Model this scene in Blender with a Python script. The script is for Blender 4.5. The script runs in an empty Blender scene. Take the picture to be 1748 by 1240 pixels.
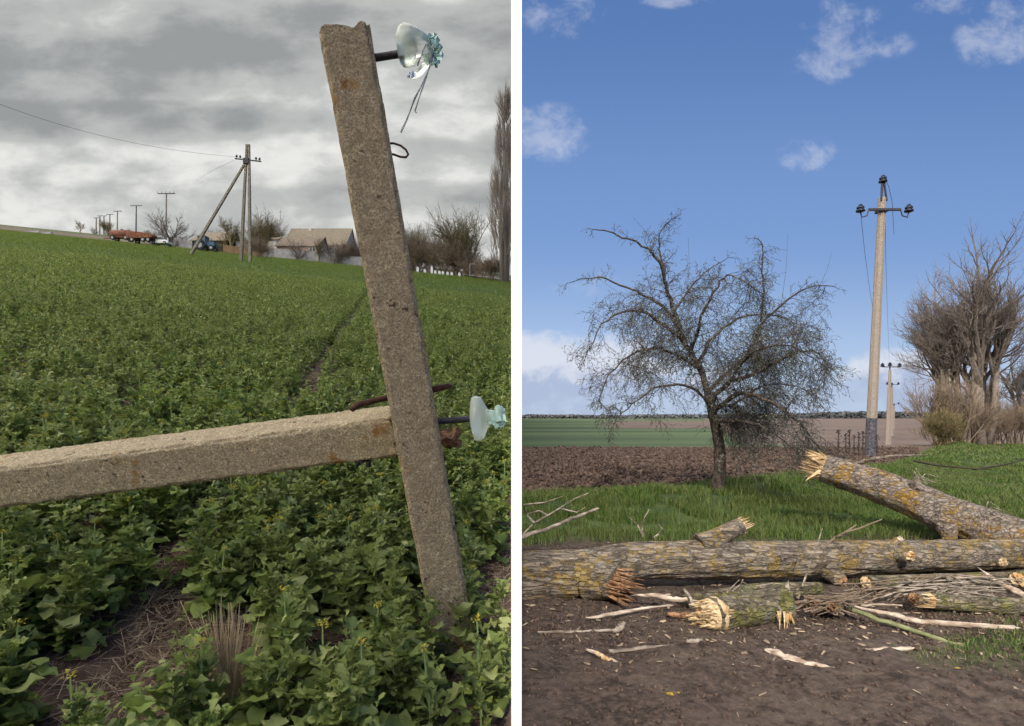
import bpy, math, random
import numpy as np
from mathutils import Vector, Matrix, Quaternion
R = math.radians
rnd = random.Random(7)
rs = np.random.RandomState(11)

# ------------------------------------------------------------------ camera, world, sun
F = 973.0                      # focal length in photograph pixels
EYE = 1.5
sc = bpy.context.scene
W = bpy.data.worlds.new("World"); sc.world = W; W.use_nodes = True
cam_d = bpy.data.cameras.new("camera"); cam = bpy.data.objects.new("camera", cam_d)
sc.collection.objects.link(cam); sc.camera = cam
cam.location = (0, 0, EYE); cam.rotation_euler = (R(90), 0, 0)
cam_d.sensor_width = 36; cam_d.lens = 36 * F / 1748; cam_d.shift_y = 92 / 1748
cam_d.clip_start = 0.05; cam_d.clip_end = 8000
sc.view_settings.view_transform = 'Standard'; sc.view_settings.look = 'None'
sc.view_settings.exposure = 0.33; sc.view_settings.gamma = 1.0
SUN_AZ, SUN_EL = R(1.2), R(38)         # low behind the camera
SUN = Vector((-math.sin(SUN_AZ)*math.cos(SUN_EL), -math.cos(SUN_AZ)*math.cos(SUN_EL), math.sin(SUN_EL)))
sd = bpy.data.lights.new("sun", 'SUN'); sd.energy = 3.6; sd.angle = R(0.5); sd.color = (1.0, .92, .80)
so = bpy.data.objects.new("sun", sd); sc.collection.objects.link(so)
so.rotation_euler = SUN.to_track_quat('Z', 'Y').to_euler(); so.location = (-20, -60, 60)

class NT:
    """small helper round a node tree"""
    def __init__(s, tree): s.t = tree; s.n = tree.nodes; s.l = tree.links
    def put(s, inp, v):
        if v is None: return
        if isinstance(v, bpy.types.NodeSocket): s.l.new(v, inp)
        else:
            try: inp.default_value = v
            except Exception:
                inp.default_value = (*v, 1.0) if hasattr(v, '__len__') else (v, v, v, 1)
    def node(s, typ, ins=None, **kw):
        n = s.n.new(typ)
        for k, v in kw.items(): setattr(n, k, v)
        for k, v in (ins or {}).items(): s.put(n.inputs[k], v)
        return n
    def math(s, op, a, b=None, c=None, clamp=False):
        n = s.n.new('ShaderNodeMath'); n.operation = op; n.use_clamp = clamp
        s.put(n.inputs[0], a)
        if b is not None: s.put(n.inputs[1], b)
        if c is not None: s.put(n.inputs[2], c)
        return n.outputs[0]
    def mix(s, f, a, b, mode='MIX'):
        n = s.n.new('ShaderNodeMix'); n.data_type = 'RGBA'; n.blend_type = mode
        s.put(n.inputs[0], f)
        for i, v in ((6, a), (7, b)):
            if isinstance(v, bpy.types.NodeSocket): s.l.new(v, n.inputs[i])
            else: n.inputs[i].default_value = (*v[:3], 1)
        return n.outputs[2]
    def noise(s, vec=None, scale=5, detail=4, rough=.55, dist=0):
        n = s.node('ShaderNodeTexNoise', {'Scale': scale, 'Detail': detail, 'Roughness': rough, 'Distortion': dist})
        if vec is not None: s.l.new(vec, n.inputs['Vector'])
        return n.outputs['Fac']
    def ramp(s, f, a, b, lo=0.0, hi=1.0):
        n = s.n.new('ShaderNodeMapRange'); n.clamp = True; n.interpolation_type = 'SMOOTHSTEP'
        s.put(n.inputs[0], f)
        for i, v in ((1, a), (2, b), (3, lo), (4, hi)): n.inputs[i].default_value = v
        return n.outputs[0]
    def vec(s, x, y, z):
        n = s.n.new('ShaderNodeCombineXYZ'); s.put(n.inputs[0], x); s.put(n.inputs[1], y); s.put(n.inputs[2], z); return n.outputs[0]

def rq(r=None):
    r = r or rnd; return Quaternion((r.gauss(0,1), r.gauss(0,1), r.gauss(0,1), r.gauss(0,1))).normalized().to_matrix()
def pxu(px): return (px - 874) / F
def pyw(py): return (712 - py) / F

def build_world():
    t = W.node_tree; t.nodes.clear(); N = NT(t)
    out = N.node('ShaderNodeOutputWorld'); bg = N.node('ShaderNodeBackground', {'Strength': .10})
    t.links.new(bg.outputs[0], out.inputs[0])
    sky = N.node('ShaderNodeTexSky'); sky.sky_type = 'NISHITA'; sky.sun_disc = False
    sky.sun_elevation = SUN_EL; sky.sun_rotation = math.atan2(SUN.x, SUN.y)
    sky.air_density = 1.0; sky.dust_density = .6; sky.ozone_density = 2.2
    tc = N.node('ShaderNodeTexCoord'); sp = N.node('ShaderNodeSeparateXYZ'); t.links.new(tc.outputs['Generated'], sp.inputs[0])
    x, y, z = sp.outputs
    yy = N.math('MAXIMUM', N.math('ABSOLUTE', y), .12)
    u = N.math('DIVIDE', x, yy); w = N.math('DIVIDE', z, yy)
    # ---- clear spring sky with scattered clouds (east side)
    wob = N.noise(N.vec(u, w, 0.0), 5, 6, .6)
    wob2 = N.noise(N.vec(u, N.math('MULTIPLY', w, 1.3), 4.0), 17, 7, .62, .3)
    def blob(px, py, rx, ry, k=1.0):
        a = N.math('DIVIDE', N.math('SUBTRACT', u, pxu(px)), rx * 1.3 / F)
        b = N.math('DIVIDE', N.math('SUBTRACT', w, pyw(py)), ry * 1.25 / F)
        d = N.math('ADD', N.math('MULTIPLY', a, a), N.math('MULTIPLY', b, b))
        return N.math('MULTIPLY', N.ramp(d, 1.3, 0.0), k)
    tot = None
    for b in [(930,640,210,62,1.5), (900,680,190,40,1.0), (1120,640,120,40,.6), (1560,650,130,48,1.2), (1470,665,90,30,.9),
              (1415,30,75,35,.62), (1410,95,60,42,.8), (1490,75,60,26,.45), (1700,70,60,45,.8), (1640,5,70,22,.6), (1730,15,60,30,.6),
              (940,230,60,46,.85), (900,205,40,25,.5), (970,15,70,50,.55), (1375,262,45,30,.9), (1150,0,60,14,.4),
              (1080,480,150,40,.18), (1250,690,260,20,.45), (1650,700,160,18,.5)]:
        s = blob(*b); tot = s if tot is None else N.math('MAXIMUM', tot, s)
    dens = N.math('ADD', N.math('ADD', N.math('MULTIPLY', wob, .75), N.math('MULTIPLY', wob2, .55)), -.62)
    cl = N.math('ADD', N.math('MULTIPLY', tot, .8), N.math('MULTIPLY', N.math('SUBTRACT', dens, .01), 3.6))
    cl = N.math('MULTIPLY', N.ramp(cl, .15, 1.05), N.ramp(tot, .0, .4), clamp=True)
    grad = N.mix(N.ramp(w, .34, .02), N.mix(N.ramp(w, .75, .3), (1.0, 2.1, 5.0), (1.9, 3.3, 6.6)), (4.4, 5.7, 8.2))
    base = N.mix(.8, sky.outputs[0], grad)
    shade = N.ramp(N.math('ADD', N.math('MULTIPLY', wob2, .12), w), .115, .155)
    ccol = N.mix(shade, (4.0, 4.7, 6.5), (7.4, 7.6, 8.4))
    clear = N.mix(N.math('MULTIPLY', cl, N.ramp(w, .32, .12, .42, .8)), base, ccol)
    clear = N.mix(N.ramp(w, .0, -.05), clear, (1.2, 1.3, 1.2))
    # ---- overcast half (west side)
    n1 = N.noise(N.vec(N.math('MULTIPLY', u, 2.0), N.math('MULTIPLY', w, 4.4), 2.3), 1.25, 7, .5, .12)
    n2 = N.noise(N.vec(N.math('MULTIPLY', u, 2.6), N.math('MULTIPLY', w, 5.2), 7.7), 3.1, 8, .56, .15)
    tl = None
    for b in [(330,255,300,70,.40), (520,170,300,60,.28), (520,310,240,70,.36), (60,250,170,50,.22), (60,330,240,36,.30), (780,300,190,36,.30), (760,210,160,28,.30), (230,350,260,42,.35), (620,370,330,30,.25)]:
        s = blob(*b); tl = s if tl is None else N.math('MAXIMUM', tl, s)
    dk = None
    for b in [(160,205,330,36,.45), (230,110,700,55,.34), (700,340,330,26,.30), (760,110,240,70,.28), (480,40,900,30,.16), (560,350,250,18,.22)]:
        s = blob(*b); dk = s if dk is None else N.math('MAXIMUM', dk, s)
    v = N.math('ADD', N.math('MULTIPLY', n1, 1.55), N.math('MULTIPLY', n2, 1.5))
    v = N.math('ADD', v, N.math('SUBTRACT', tl, dk))
    v = N.math('SUBTRACT', v, 1.03)
    ov = N.mix(N.ramp(v, .0, .55), (3.1, 3.25, 3.3), (4.8, 4.95, 4.85))
    ov = N.mix(N.ramp(v, .5, 1.05), ov, (8.0, 8.0, 7.7))
    ov = N.mix(N.ramp(w, .8, 1.6), ov, (30, 29, 26.5))
    ov = N.mix(N.ramp(w, .05, -.3), ov, (1.1, 1.3, .9))
    side = N.math('SUBTRACT', u, .0077)
    m = N.ramp(side, -.005, .005)
    fin = N.mix(m, ov, clear)
    fin = N.mix(1.0, fin, (.82,.82,.82), 'MULTIPLY')
    t.links.new(fin, bg.inputs[0])
build_world()

# ------------------------------------------------------------------ helpers
def tag(o, label=None, cat=None, group=None, kind=None):
    if label: o['label'] = label
    if cat: o['category'] = cat
    if group: o['group'] = group
    if kind: o['kind'] = kind
    return o
def link(o, parent=None):
    sc.collection.objects.link(o)
    if parent is not None: o.parent = parent
    return o
def empty(name, loc=(0,0,0), rz=0):
    o = bpy.data.objects.new(name, None); o.location = loc; o.rotation_euler = (0,0,rz); o.empty_display_size = .2
    return link(o)
def copy_tree(o, parent=None):
    c = o.copy(); link(c, parent)
    for k in ('label',):
        pass
    for ch in list(o.children): copy_tree(ch, c)
    return c
def P(px, py, D):
    return Vector((pxu(px)*D, D, EYE + pyw(py)*D))
def zL(X, Y): return .2514*Y - .1*X
def GL(px, D, dz=0):
    X = pxu(px)*D; return Vector((X, D, zL(X, D)+dz))
def sstep(a, b, v):
    t = np.clip((v-a)/(b-a), 0, 1); return t*t*(3-2*t)
def zR(X, Y): return -1.6*sstep(28, 58, np.asarray(Y, float))
def GR(px, D, dz=0):
    return Vector((pxu(px)*D, D, float(zR(0, D))+dz))
def vhash(ix, iy, s):
    h = (ix*374761393 + iy*668265263 + s*1442695041) & 0xffffffff
    h = ((h ^ (h >> 13))*1274126177) & 0xffffffff
    return ((h ^ (h >> 16)) & 0xffff)/65535.0
def vnoise(x, y, s=0):
    x = np.asarray(x, float); y = np.asarray(y, float)
    ix = np.floor(x).astype(np.int64); iy = np.floor(y).astype(np.int64)
    fx = x-ix; fy = y-iy; fx = fx*fx*(3-2*fx); fy = fy*fy*(3-2*fy)
    a = vhash(ix,iy,s); b = vhash(ix+1,iy,s); c = vhash(ix,iy+1,s); d = vhash(ix+1,iy+1,s)
    return (a*(1-fx)+b*fx)*(1-fy)+(c*(1-fx)+d*fx)*fy
def fbm(x, y, s=0, o=4):
    t = 0; a = .5
    for i in range(o): t = t + a*vnoise(x*2**i, y*2**i, s+i); a *= .5
    return t

def np_obj(name, V, Fq, mats, parent=None, smooth=False, mi=None, attrs=None):
    V = np.asarray(V, np.float32).reshape(-1, 3); Fq = np.asarray(Fq, np.int32)
    me = bpy.data.meshes.new(name); k = Fq.shape[1]
    me.vertices.add(len(V)); me.vertices.foreach_set('co', V.ravel())
    me.loops.add(Fq.size); me.loops.foreach_set('vertex_index', Fq.ravel())
    me.polygons.add(len(Fq)); me.polygons.foreach_set('loop_start', np.arange(0, Fq.size, k, dtype=np.int32))
    if mi is not None: me.polygons.foreach_set('material_index', np.asarray(mi, np.int32))
    me.update(calc_edges=True)
    if smooth: me.polygons.foreach_set('use_smooth', np.ones(len(Fq), bool))
    for m in (mats if isinstance(mats, (list, tuple)) else [mats]): me.materials.append(m)
    for an, av in (attrs or {}).items():
        a = me.attributes.new(an, 'FLOAT', 'POINT'); a.data.foreach_set('value', np.asarray(av, np.float32))
    return link(bpy.data.objects.new(name, me), parent)

class MB:
    def __init__(s): s.v = []; s.f = []; s.m = []
    def face(s, idx, m=0): s.f.append(idx); s.m.append(m)
    def box(s, c, d, M=None, m=0):
        b = len(s.v); c = Vector(c)
        for z in (-1,1):
            for y in (-1,1):
                for x in (-1,1):
                    q = Vector((x*d[0]/2, y*d[1]/2, z*d[2]/2))
                    if M is not None: q = M @ q
                    s.v.append(c+q)
        for q in ((0,2,3,1),(4,5,7,6),(0,1,5,4),(2,6,7,3),(0,4,6,2),(1,3,7,5)): s.face([b+i for i in q], m)
    def quad(s, a, b, c, d, m=0):
        k = len(s.v); s.v += [Vector(a), Vector(b), Vector(c), Vector(d)]; s.face([k,k+1,k+2,k+3], m)
    def tri(s, a, b, c, m=0):
        k = len(s.v); s.v += [Vector(a), Vector(b), Vector(c)]; s.face([k,k+1,k+2], m)
    def prism(s, pts, y0, y1, m=0):
        """outline in x,z extruded along y"""
        k = len(s.v); n = len(pts)
        for yy in (y0, y1):
            for p in pts: s.v.append(Vector((p[0], yy, p[1])))
        s.face([k+i for i in range(n)], m); s.face([k+n+i for i in range(n)][::-1], m)
        for i in range(n):
            j = (i+1) % n; s.face([k+j, k+i, k+n+i, k+n+j], m)
    def tube(s, pts, rad, n=6, m=0, caps=True, rough=0.0, seed=0, sq=None):
        pts = [Vector(p) for p in pts]; k0 = len(s.v); L = len(pts)
        if not hasattr(rad, '__len__'): rad = [rad]*L
        d = (pts[1]-pts[0]).normalized()
        a = d.orthogonal().normalized()
        for i, p in enumerate(pts):
            if i == 0: d = pts[1]-pts[0]
            elif i == L-1: d = pts[-1]-pts[-2]
            else: d = pts[i+1]-pts[i-1]
            if d.length < 1e-9: d = Vector((0,0,1))
            d.normalize(); a = a - d*a.dot(d)
            if a.length < 1e-6: a = d.orthogonal()
            a.normalize(); b = d.cross(a)
            for j in range(n):
                t = 2*math.pi*j/n; r = rad[i]
                if rough: r *= 1 + rough*(rnd.random()-.5)
                s.v.append(p + a*(math.cos(t)*r) + b*(math.sin(t)*r))
        for i in range(L-1):
            for j in range(n):
                q = k0+i*n; jj = (j+1) % n
                s.f.append([q+j, q+jj, q+n+jj, q+n+j]); s.m.append(m)
        if caps and n > 2:
            s.face([k0+j for j in range(n)][::-1], m); s.face([k0+(L-1)*n+j for j in range(n)], m)
    def build(s, name, mat, parent=None, smooth=False, loc=None):
        me = bpy.data.meshes.new(name)
        v = s.v if loc is None else [p-Vector(loc) for p in s.v]
        me.from_pydata([tuple(p) for p in v], [], s.f); 
        for mm in (mat if isinstance(mat, (list, tuple)) else [mat]): me.materials.append(mm)
        me.polygons.foreach_set('material_index', s.m)
        if smooth: me.polygons.foreach_set('use_smooth', [True]*len(s.f))
        me.update()
        o = link(bpy.data.objects.new(name, me), parent)
        if loc is not None: o.location = loc
        return o
def lathe(mb, o, axis, prof, n=20, m=0, wob=0):
    """prof: (distance along axis, radius)"""
    o = Vector(o); axis = Vector(axis).normalized(); a = axis.orthogonal().normalized(); b = axis.cross(a); k = len(mb.v)
    for (h, r) in prof:
        for j in range(n):
            t = 2*math.pi*j/n; rr = r*(1+(wob*math.sin(3*t+h*90) if wob else 0))
            mb.v.append(o+axis*h+a*(math.cos(t)*rr)+b*(math.sin(t)*rr))
    for i in range(len(prof)-1):
        for j in range(n):
            q = k+i*n; jj = (j+1) % n; mb.face([q+j, q+jj, q+n+jj, q+n+j], m)

# ------------------------------------------------------------------ materials
def mat(name): 
    m = bpy.data.materials.new(name); m.use_nodes = True; N = NT(m.node_tree)
    b = [n for n in N.n if n.type == 'BSDF_PRINCIPLED'][0]; b.inputs['Roughness'].default_value = .85
    b.inputs['Specular IOR Level'].default_value = .25
    return m, N, b
def bump(N, b, h, strength=.5, dist=.01):
    n = N.node('ShaderNodeBump', {'Strength': strength, 'Distance': dist, 'Height': h}); N.l.new(n.outputs[0], b.inputs['Normal'])
def simple(name, c1, c2, scale=8, rough=.85, bs=.3, bd=.01, det=5, stretch=None, metal=0):
    m, N, b = mat(name)
    tc = N.node('ShaderNodeTexCoord'); v = tc.outputs['Object']
    if stretch:
        mp = N.node('ShaderNodeMapping', {'Vector': v, 'Scale': stretch}); v = mp.outputs[0]
    n = N.noise(v, scale, det, .6); f = N.ramp(n, .32, .68)
    N.put(b.inputs['Base Color'], N.mix(f, c1, c2)); b.inputs['Roughness'].default_value = rough; b.inputs['Metallic'].default_value = metal
    if bs: bump(N, b, n, bs, bd)
    return m
def concrete(name, base=(.23,.175,.115), lichen=.0, sc_=1.0, agg=130):
    m, N, b = mat(name)
    v = N.node('ShaderNodeTexCoord').outputs['Object']
    vo = N.node('ShaderNodeTexVoronoi', {'Vector': v, 'Scale': agg*sc_, 'Randomness': 1}); 
    fine = N.noise(v, agg*1.6*sc_, 3, .7); big = N.noise(v, 5*sc_, 4, .6); mid = N.noise(v, 28*sc_, 4, .6)
    g = N.math('ADD', N.math('MULTIPLY', fine, .85), N.math('MULTIPLY', vo.outputs['Distance'], .16))
    c = N.mix(N.ramp(g, .34, .74), tuple(x*.5 for x in base), tuple(min(1, x*1.55) for x in base))
    c = N.mix(N.math('MULTIPLY', N.ramp(N.noise(v, 120*sc_, 5, .8), .5, .6), .62), c, tuple(x*.35 for x in base))
    c = N.mix(N.math('MULTIPLY', N.ramp(vo.outputs['Color'], .82, .9), .5), c, (base[0]*1.6, base[1]*1.7, base[2]*2.0))
    c = N.mix(N.math('MULTIPLY', N.ramp(mid, .42, .66), .5), c, tuple(x*.55 for x in base))
    pit = N.ramp(N.noise(v, 24*sc_, 5, .72), .63, .69)
    c = N.mix(N.math('MULTIPLY', pit, .75), c, (.035,.027,.02))
    if lichen:
        li = N.math('MULTIPLY', N.ramp(N.noise(v, 13*sc_, 5, .62), .56, .62), N.ramp(N.noise(v, 2.6*sc_, 3, .5), .52, .6))
        c = N.mix(N.math('MULTIPLY', li, lichen), c, (.36,.17,.03))
    N.put(b.inputs['Base Color'], c); b.inputs['Roughness'].default_value = .95
    h = N.math('SUBTRACT', N.math('ADD', g, N.math('MULTIPLY', mid, .8)), N.math('MULTIPLY', pit, 1.2)); bump(N, b, h, .85, .006/sc_)
    return m
def bark(name, c1, c2, lichen=(.42,.27,.03), amt=.6, scale=1.0, stretch=(1,1,1), moss=0.0):
    m, N, b = mat(name)
    v0 = N.node('ShaderNodeTexCoord').outputs['Object']
    v = N.node('ShaderNodeMapping', {'Vector': v0, 'Scale': stretch}).outputs[0]
    n1 = N.noise(v, 14*scale, 7, .65, .5); n2 = N.noise(v0, 3.2*scale, 6, .7); n3 = N.noise(v0, 22*scale, 4, .7)
    n4 = N.noise(v, 60*scale, 3, .7)
    c = N.mix(N.ramp(n1, .38, .62), c1, c2)
    c = N.mix(N.math('MULTIPLY', N.ramp(n4, .35, .75), .4), c, tuple(min(1, x*1.7) for x in c2))
    wv = N.node('ShaderNodeVectorMath', {0: v, 1: N.vec(N.math('MULTIPLY', n3, .09), N.math('MULTIPLY', n2, .09), 0.0)}, operation='ADD').outputs[0]
    vo = N.node('ShaderNodeTexVoronoi', {'Vector': wv, 'Scale': 24*scale}, feature='DISTANCE_TO_EDGE'); crack = N.ramp(vo.outputs['Distance'], .16, .0)
    c = N.mix(N.math('MULTIPLY', crack, .30), c, tuple(x*.4 for x in c1))
    li = N.math('ADD', N.math('MULTIPLY', n2, .65), N.math('MULTIPLY', n3, .45))
    c = N.mix(N.math('MULTIPLY', N.ramp(li, .545, .63), amt), c, lichen)
    c = N.mix(N.math('MULTIPLY', N.ramp(N.noise(v0, 9*scale, 5, .7), .58, .66), .5), c, (.33,.34,.30))
    if moss: c = N.mix(N.math('MULTIPLY', N.ramp(N.noise(v0, 6*scale, 5, .7), .48, .6), moss), c, (.12,.14,.03))
    N.put(b.inputs['Base Color'], c); bump(N, b, N.math('SUBTRACT', N.math('ADD', N.math('MULTIPLY', n1, 1.5), N.math('MULTIPLY', n4, .5)), N.math('MULTIPLY', crack, .55)), 1.0, .03/scale)
    return m
def leafmat(name, cols, trans=.35, rough=.5):
    m, N, b = mat(name)
    g = N.node('ShaderNodeNewGeometry'); r = g.outputs['Random Per Island']
    c = cols[0]
    for i in range(1, len(cols)):
        c = N.mix(N.ramp(r, (i-1)/(len(cols)-1), i/(len(cols)-1)), c, cols[i])
    v = N.node('ShaderNodeTexCoord').outputs['Object']
    c = N.mix(N.math('MULTIPLY', N.ramp(N.noise(v, .8, 4), .35, .65), .35), c, tuple(x*.6 for x in cols[-1]))
    N.put(b.inputs['Base Color'], c); b.inputs['Roughness'].default_value = rough
    bump(N, b, N.noise(v, 60, 3), .25, .004)
    tr = N.node('ShaderNodeBsdfTranslucent', {'Color': c}); mx = N.node('ShaderNodeMixShader', {0: trans})
    out = [n for n in N.n if n.type == 'OUTPUT_MATERIAL'][0]
    N.l.new(b.outputs[0], mx.inputs[1]); N.l.new(tr.outputs[0], mx.inputs[2]); N.l.new(mx.outputs[0], out.inputs[0])
    return m
def islandmat(name, c1, c2, rough=.8):
    m, N, b = mat(name)
    r = N.node('ShaderNodeNewGeometry').outputs['Random Per Island']
    N.put(b.inputs['Base Color'], N.mix(r, c1, c2)); b.inputs['Roughness'].default_value = rough
    return m
def glassmat(name, col, rough=.12):
    m, N, b = mat(name)
    b.inputs['Base Color'].default_value = (*col, 1); b.inputs['Roughness'].default_value = rough
    b.inputs['Transmission Weight'].default_value = .7; b.inputs['IOR'].default_value = 1.45; b.inputs['Specular IOR Level'].default_value = .6
    return m
M = {}
M['concrete'] = concrete('weathered_concrete', (.47,.37,.235), lichen=.75)
M['concrete_beam'] = concrete('beam_concrete', (.58,.46,.29), lichen=.8)
M['pole_concrete'] = concrete('pole_concrete', (.36,.30,.255), sc_=.6)
M['pole_far'] = concrete('far_pole_concrete', (.30,.26,.21), sc_=.1)
M['pole_dark'] = simple('tarred_base', (.03,.035,.05), (.13,.12,.13), 14, .8)
M['steel'] = simple('dark_steel', (.035,.035,.045), (.07,.065,.07), 60, .5, metal=.3)
M['rust'] = simple('rusty_steel', (.045,.02,.016), (.11,.05,.035), 60, .8)
M['glass'] = glassmat('insulator_glass', (.84,.91,.82), .28)
M['glass_green'] = glassmat('green_glass', (.62,.84,.76), .05)
M['ceramic'] = simple('dark_ceramic', (.012,.014,.03), (.03,.03,.05), 20, .3, bs=0)
M['wire'] = simple('aluminium_wire', (.25,.25,.26), (.4,.4,.4), 100, .5, bs=0)
M['wire_dark'] = simple('weathered_wire', (.06,.065,.08), (.10,.10,.12), 100, .6, bs=0)
M['divider_white'] = simple('white_paint', (.78,.78,.78), (.84,.84,.83), 3, .6, bs=.05)
M['bark'] = bark('poplar_bark', (.085,.068,.052), (.29,.24,.19), amt=.5, stretch=(.22,1,1))
M['bark_gold'] = bark('lichen_bark', (.09,.072,.06), (.32,.265,.225), lichen=(.36,.205,.02), amt=.75, stretch=(.5,1,1))
M['bark_moss'] = bark('mossy_bark', (.06,.05,.034), (.25,.21,.15), lichen=(.30,.25,.04), amt=.5, moss=.5, stretch=(.4,1,1))
M['bark_apple'] = bark('apple_bark', (.03,.024,.022), (.12,.095,.085), amt=.1, stretch=(1,1,.5))
M['twig'] = simple('twig_bark', (.03,.026,.028), (.075,.062,.062), 20, .9, bs=0)
M['twig_grey'] = simple('grey_twig', (.10,.08,.07), (.20,.165,.145), 10, .9, bs=0)
M['twig_pale'] = simple('pale_twig', (.17,.14,.115), (.28,.235,.20), 10, .9, bs=0)
M['twig_brown'] = simple('brown_twig', (.15,.11,.08), (.25,.19,.14), 3, .9, bs=0)
M['twig_olive'] = simple('olive_twig', (.13,.10,.055), (.20,.165,.08), 3, .9, bs=0)
def woodmat(name, a, b_, d):
    m, N, b = mat(name); v = N.node('ShaderNodeTexCoord').outputs['Object']; r = N.node('ShaderNodeNewGeometry').outputs['Random Per Island']
    n = N.noise(N.node('ShaderNodeMapping', {'Vector': v, 'Scale': (.3,1,1)}).outputs[0], 55, 5, .7)
    c = N.mix(r, a, b_); c = N.mix(N.ramp(n, .42, .68), c, tuple(x*.55 for x in a)); c = N.mix(N.ramp(N.noise(v, 9, 4), .52, .68), c, d)
    N.put(b.inputs['Base Color'], c); bump(N, b, n, .8, .006); return m
M['wood'] = woodmat('fresh_wood', (.42,.27,.13), (.78,.62,.40), (.42,.24,.10))
M['wood_pale'] = simple('pale_wood', (.22,.15,.105), (.66,.56,.46), 22, .8, .9, .008, stretch=(.22,1,1))
M['wood_grey'] = simple('grey_wood', (.12,.095,.075), (.40,.34,.28), 22, .85, .9, .008, stretch=(.4,1,1))
M['wood_rot'] = woodmat('rotten_wood', (.16,.07,.035), (.50,.30,.16), (.06,.03,.02))
M['green_bark'] = simple('green_bark', (.13,.14,.06), (.24,.25,.13), 14, .7, .3)
M['straw'] = islandmat('straw', (.13,.08,.055), (.50,.38,.25))
M['straw_bright'] = islandmat('bright_straw', (.36,.26,.15), (.62,.47,.28))
M['crop'] = leafmat('rapeseed_leaf', [(.07,.12,.035), (.19,.265,.06), (.31,.39,.085), (.48,.52,.2)], .35, .5)
M['crop_top'] = leafmat('young_rapeseed_leaf', [(.16,.22,.05), (.28,.34,.08), (.42,.46,.16)], .35, .5)
M['crop_far'] = leafmat('rapeseed_leaf_far', [(.12,.175,.035), (.20,.265,.052), (.28,.34,.085)], .3, .6)
M['stem'] = simple('crop_stem', (.16,.24,.09), (.24,.32,.12), 8, .6, bs=0)
M['bud'] = islandmat('yellow_bud', (.42,.36,.04), (.60,.50,.05), .7)
M['grass'] = leafmat('grass_blades', [(.025,.06,.012), (.07,.14,.022), (.13,.215,.035), (.27,.26,.11)], .35, .5)
M['apple_leaf'] = leafmat('apple_buds', [(.14,.17,.12), (.26,.28,.20)], .3, .7)
M['dry_leaf'] = leafmat('dry_leaf', [(.35,.22,.05), (.45,.36,.06)], .2, .7)

def left_ground_mat():
    m, N, b = mat('field_soil')
    g = N.node('ShaderNodeNewGeometry'); v = g.outputs['Position']; sp = N.node('ShaderNodeSeparateXYZ', {0: v})
    n = N.noise(v, 9, 6, .65); n2 = N.noise(v, .9, 5, .6); n3 = N.noise(v, .05, 4, .6)
    near = N.mix(N.ramp(n, .35, .65), (.06,.036,.026), (.17,.11,.075))
    green = N.mix(N.ramp(n2, .35, .65), (.045,.085,.02), (.10,.16,.04))
    c = N.mix(N.ramp(sp.outputs[1], 9, 30), near, green)
    plow = N.mix(N.ramp(n3, .3, .7), (.095,.07,.05), (.16,.125,.085))
    c = N.mix(N.ramp(sp.outputs[1], 104.5, 106.5), c, plow)
    far = N.mix(N.ramp(n3, .4, .6), (.06,.085,.025), (.11,.10,.05))
    c = N.mix(N.ramp(sp.outputs[1], 190, 215), c, far)
    N.put(b.inputs['Base Color'], c); bump(N, b, n, .6, .03)
    return m
M['left_ground'] = left_ground_mat()
def right_ground_mat():
    m, N, b = mat('earth_and_fields')
    v = N.node('ShaderNodeNewGeometry').outputs['Position']
    A = lambda k: N.node('ShaderNodeAttribute', attribute_name=k).outputs['Fac']
    n = N.noise(v, 22, 7, .7); n2 = N.noise(v, 2.6, 6, .65); n3 = N.noise(v, .08, 5, .6); n5 = N.noise(v, 90, 3, .6); n6 = N.noise(v, 7, 5, .65)
    nb = N.noise(N.node('ShaderNodeMapping', {'Vector': v, 'Scale': (.004,.035,.05)}).outputs[0], 1.0, 4, .5)
    dirt = N.mix(N.ramp(n, .34, .7), (.028,.020,.016), (.125,.090,.070))
    dirt = N.mix(N.math('MULTIPLY', N.ramp(n2, .35, .68), .6), dirt, (.14,.104,.082))
    dirt = N.mix(N.math('MULTIPLY', N.ramp(n6, .52, .64), .7), dirt, (.026,.018,.014))
    dirt = N.mix(N.math('MULTIPLY', N.ramp(n5, .66, .72), .5), dirt, (.24,.19,.14))
    plow = N.mix(N.ramp(n6, .36, .66), (.065,.04,.03), (.20,.13,.095))
    plow = N.mix(N.math('MULTIPLY', N.ramp(n2, .4, .66), .4), plow, (.17,.115,.09))
    grass = N.mix(N.ramp(n2, .35, .65), (.025,.05,.012), (.07,.10,.028))
    grass = N.mix(N.math('MULTIPLY', N.ramp(n, .5, .7), .5), grass, (.13,.11,.05))
    green = N.mix(N.ramp(nb, .42, .56), (.045,.07,.032), (.095,.13,.055))
    farb = N.mix(N.ramp(n3, .35, .65), (.12,.085,.07), (.17,.125,.10))
    c = N.mix(A('plow'), dirt, plow); c = N.mix(A('grass'), c, grass); c = N.mix(A('green'), c, green); c = N.mix(A('brown'), c, farb)
    N.put(b.inputs['Base Color'], c); bump(N, b, N.math('ADD', n, N.math('MULTIPLY', n5, .3)), .9, .02)
    return m
M['right_ground'] = right_ground_mat()
M['bank'] = simple('grassy_bank', (.05,.07,.02), (.12,.10,.06), 1.2, .95)

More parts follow.
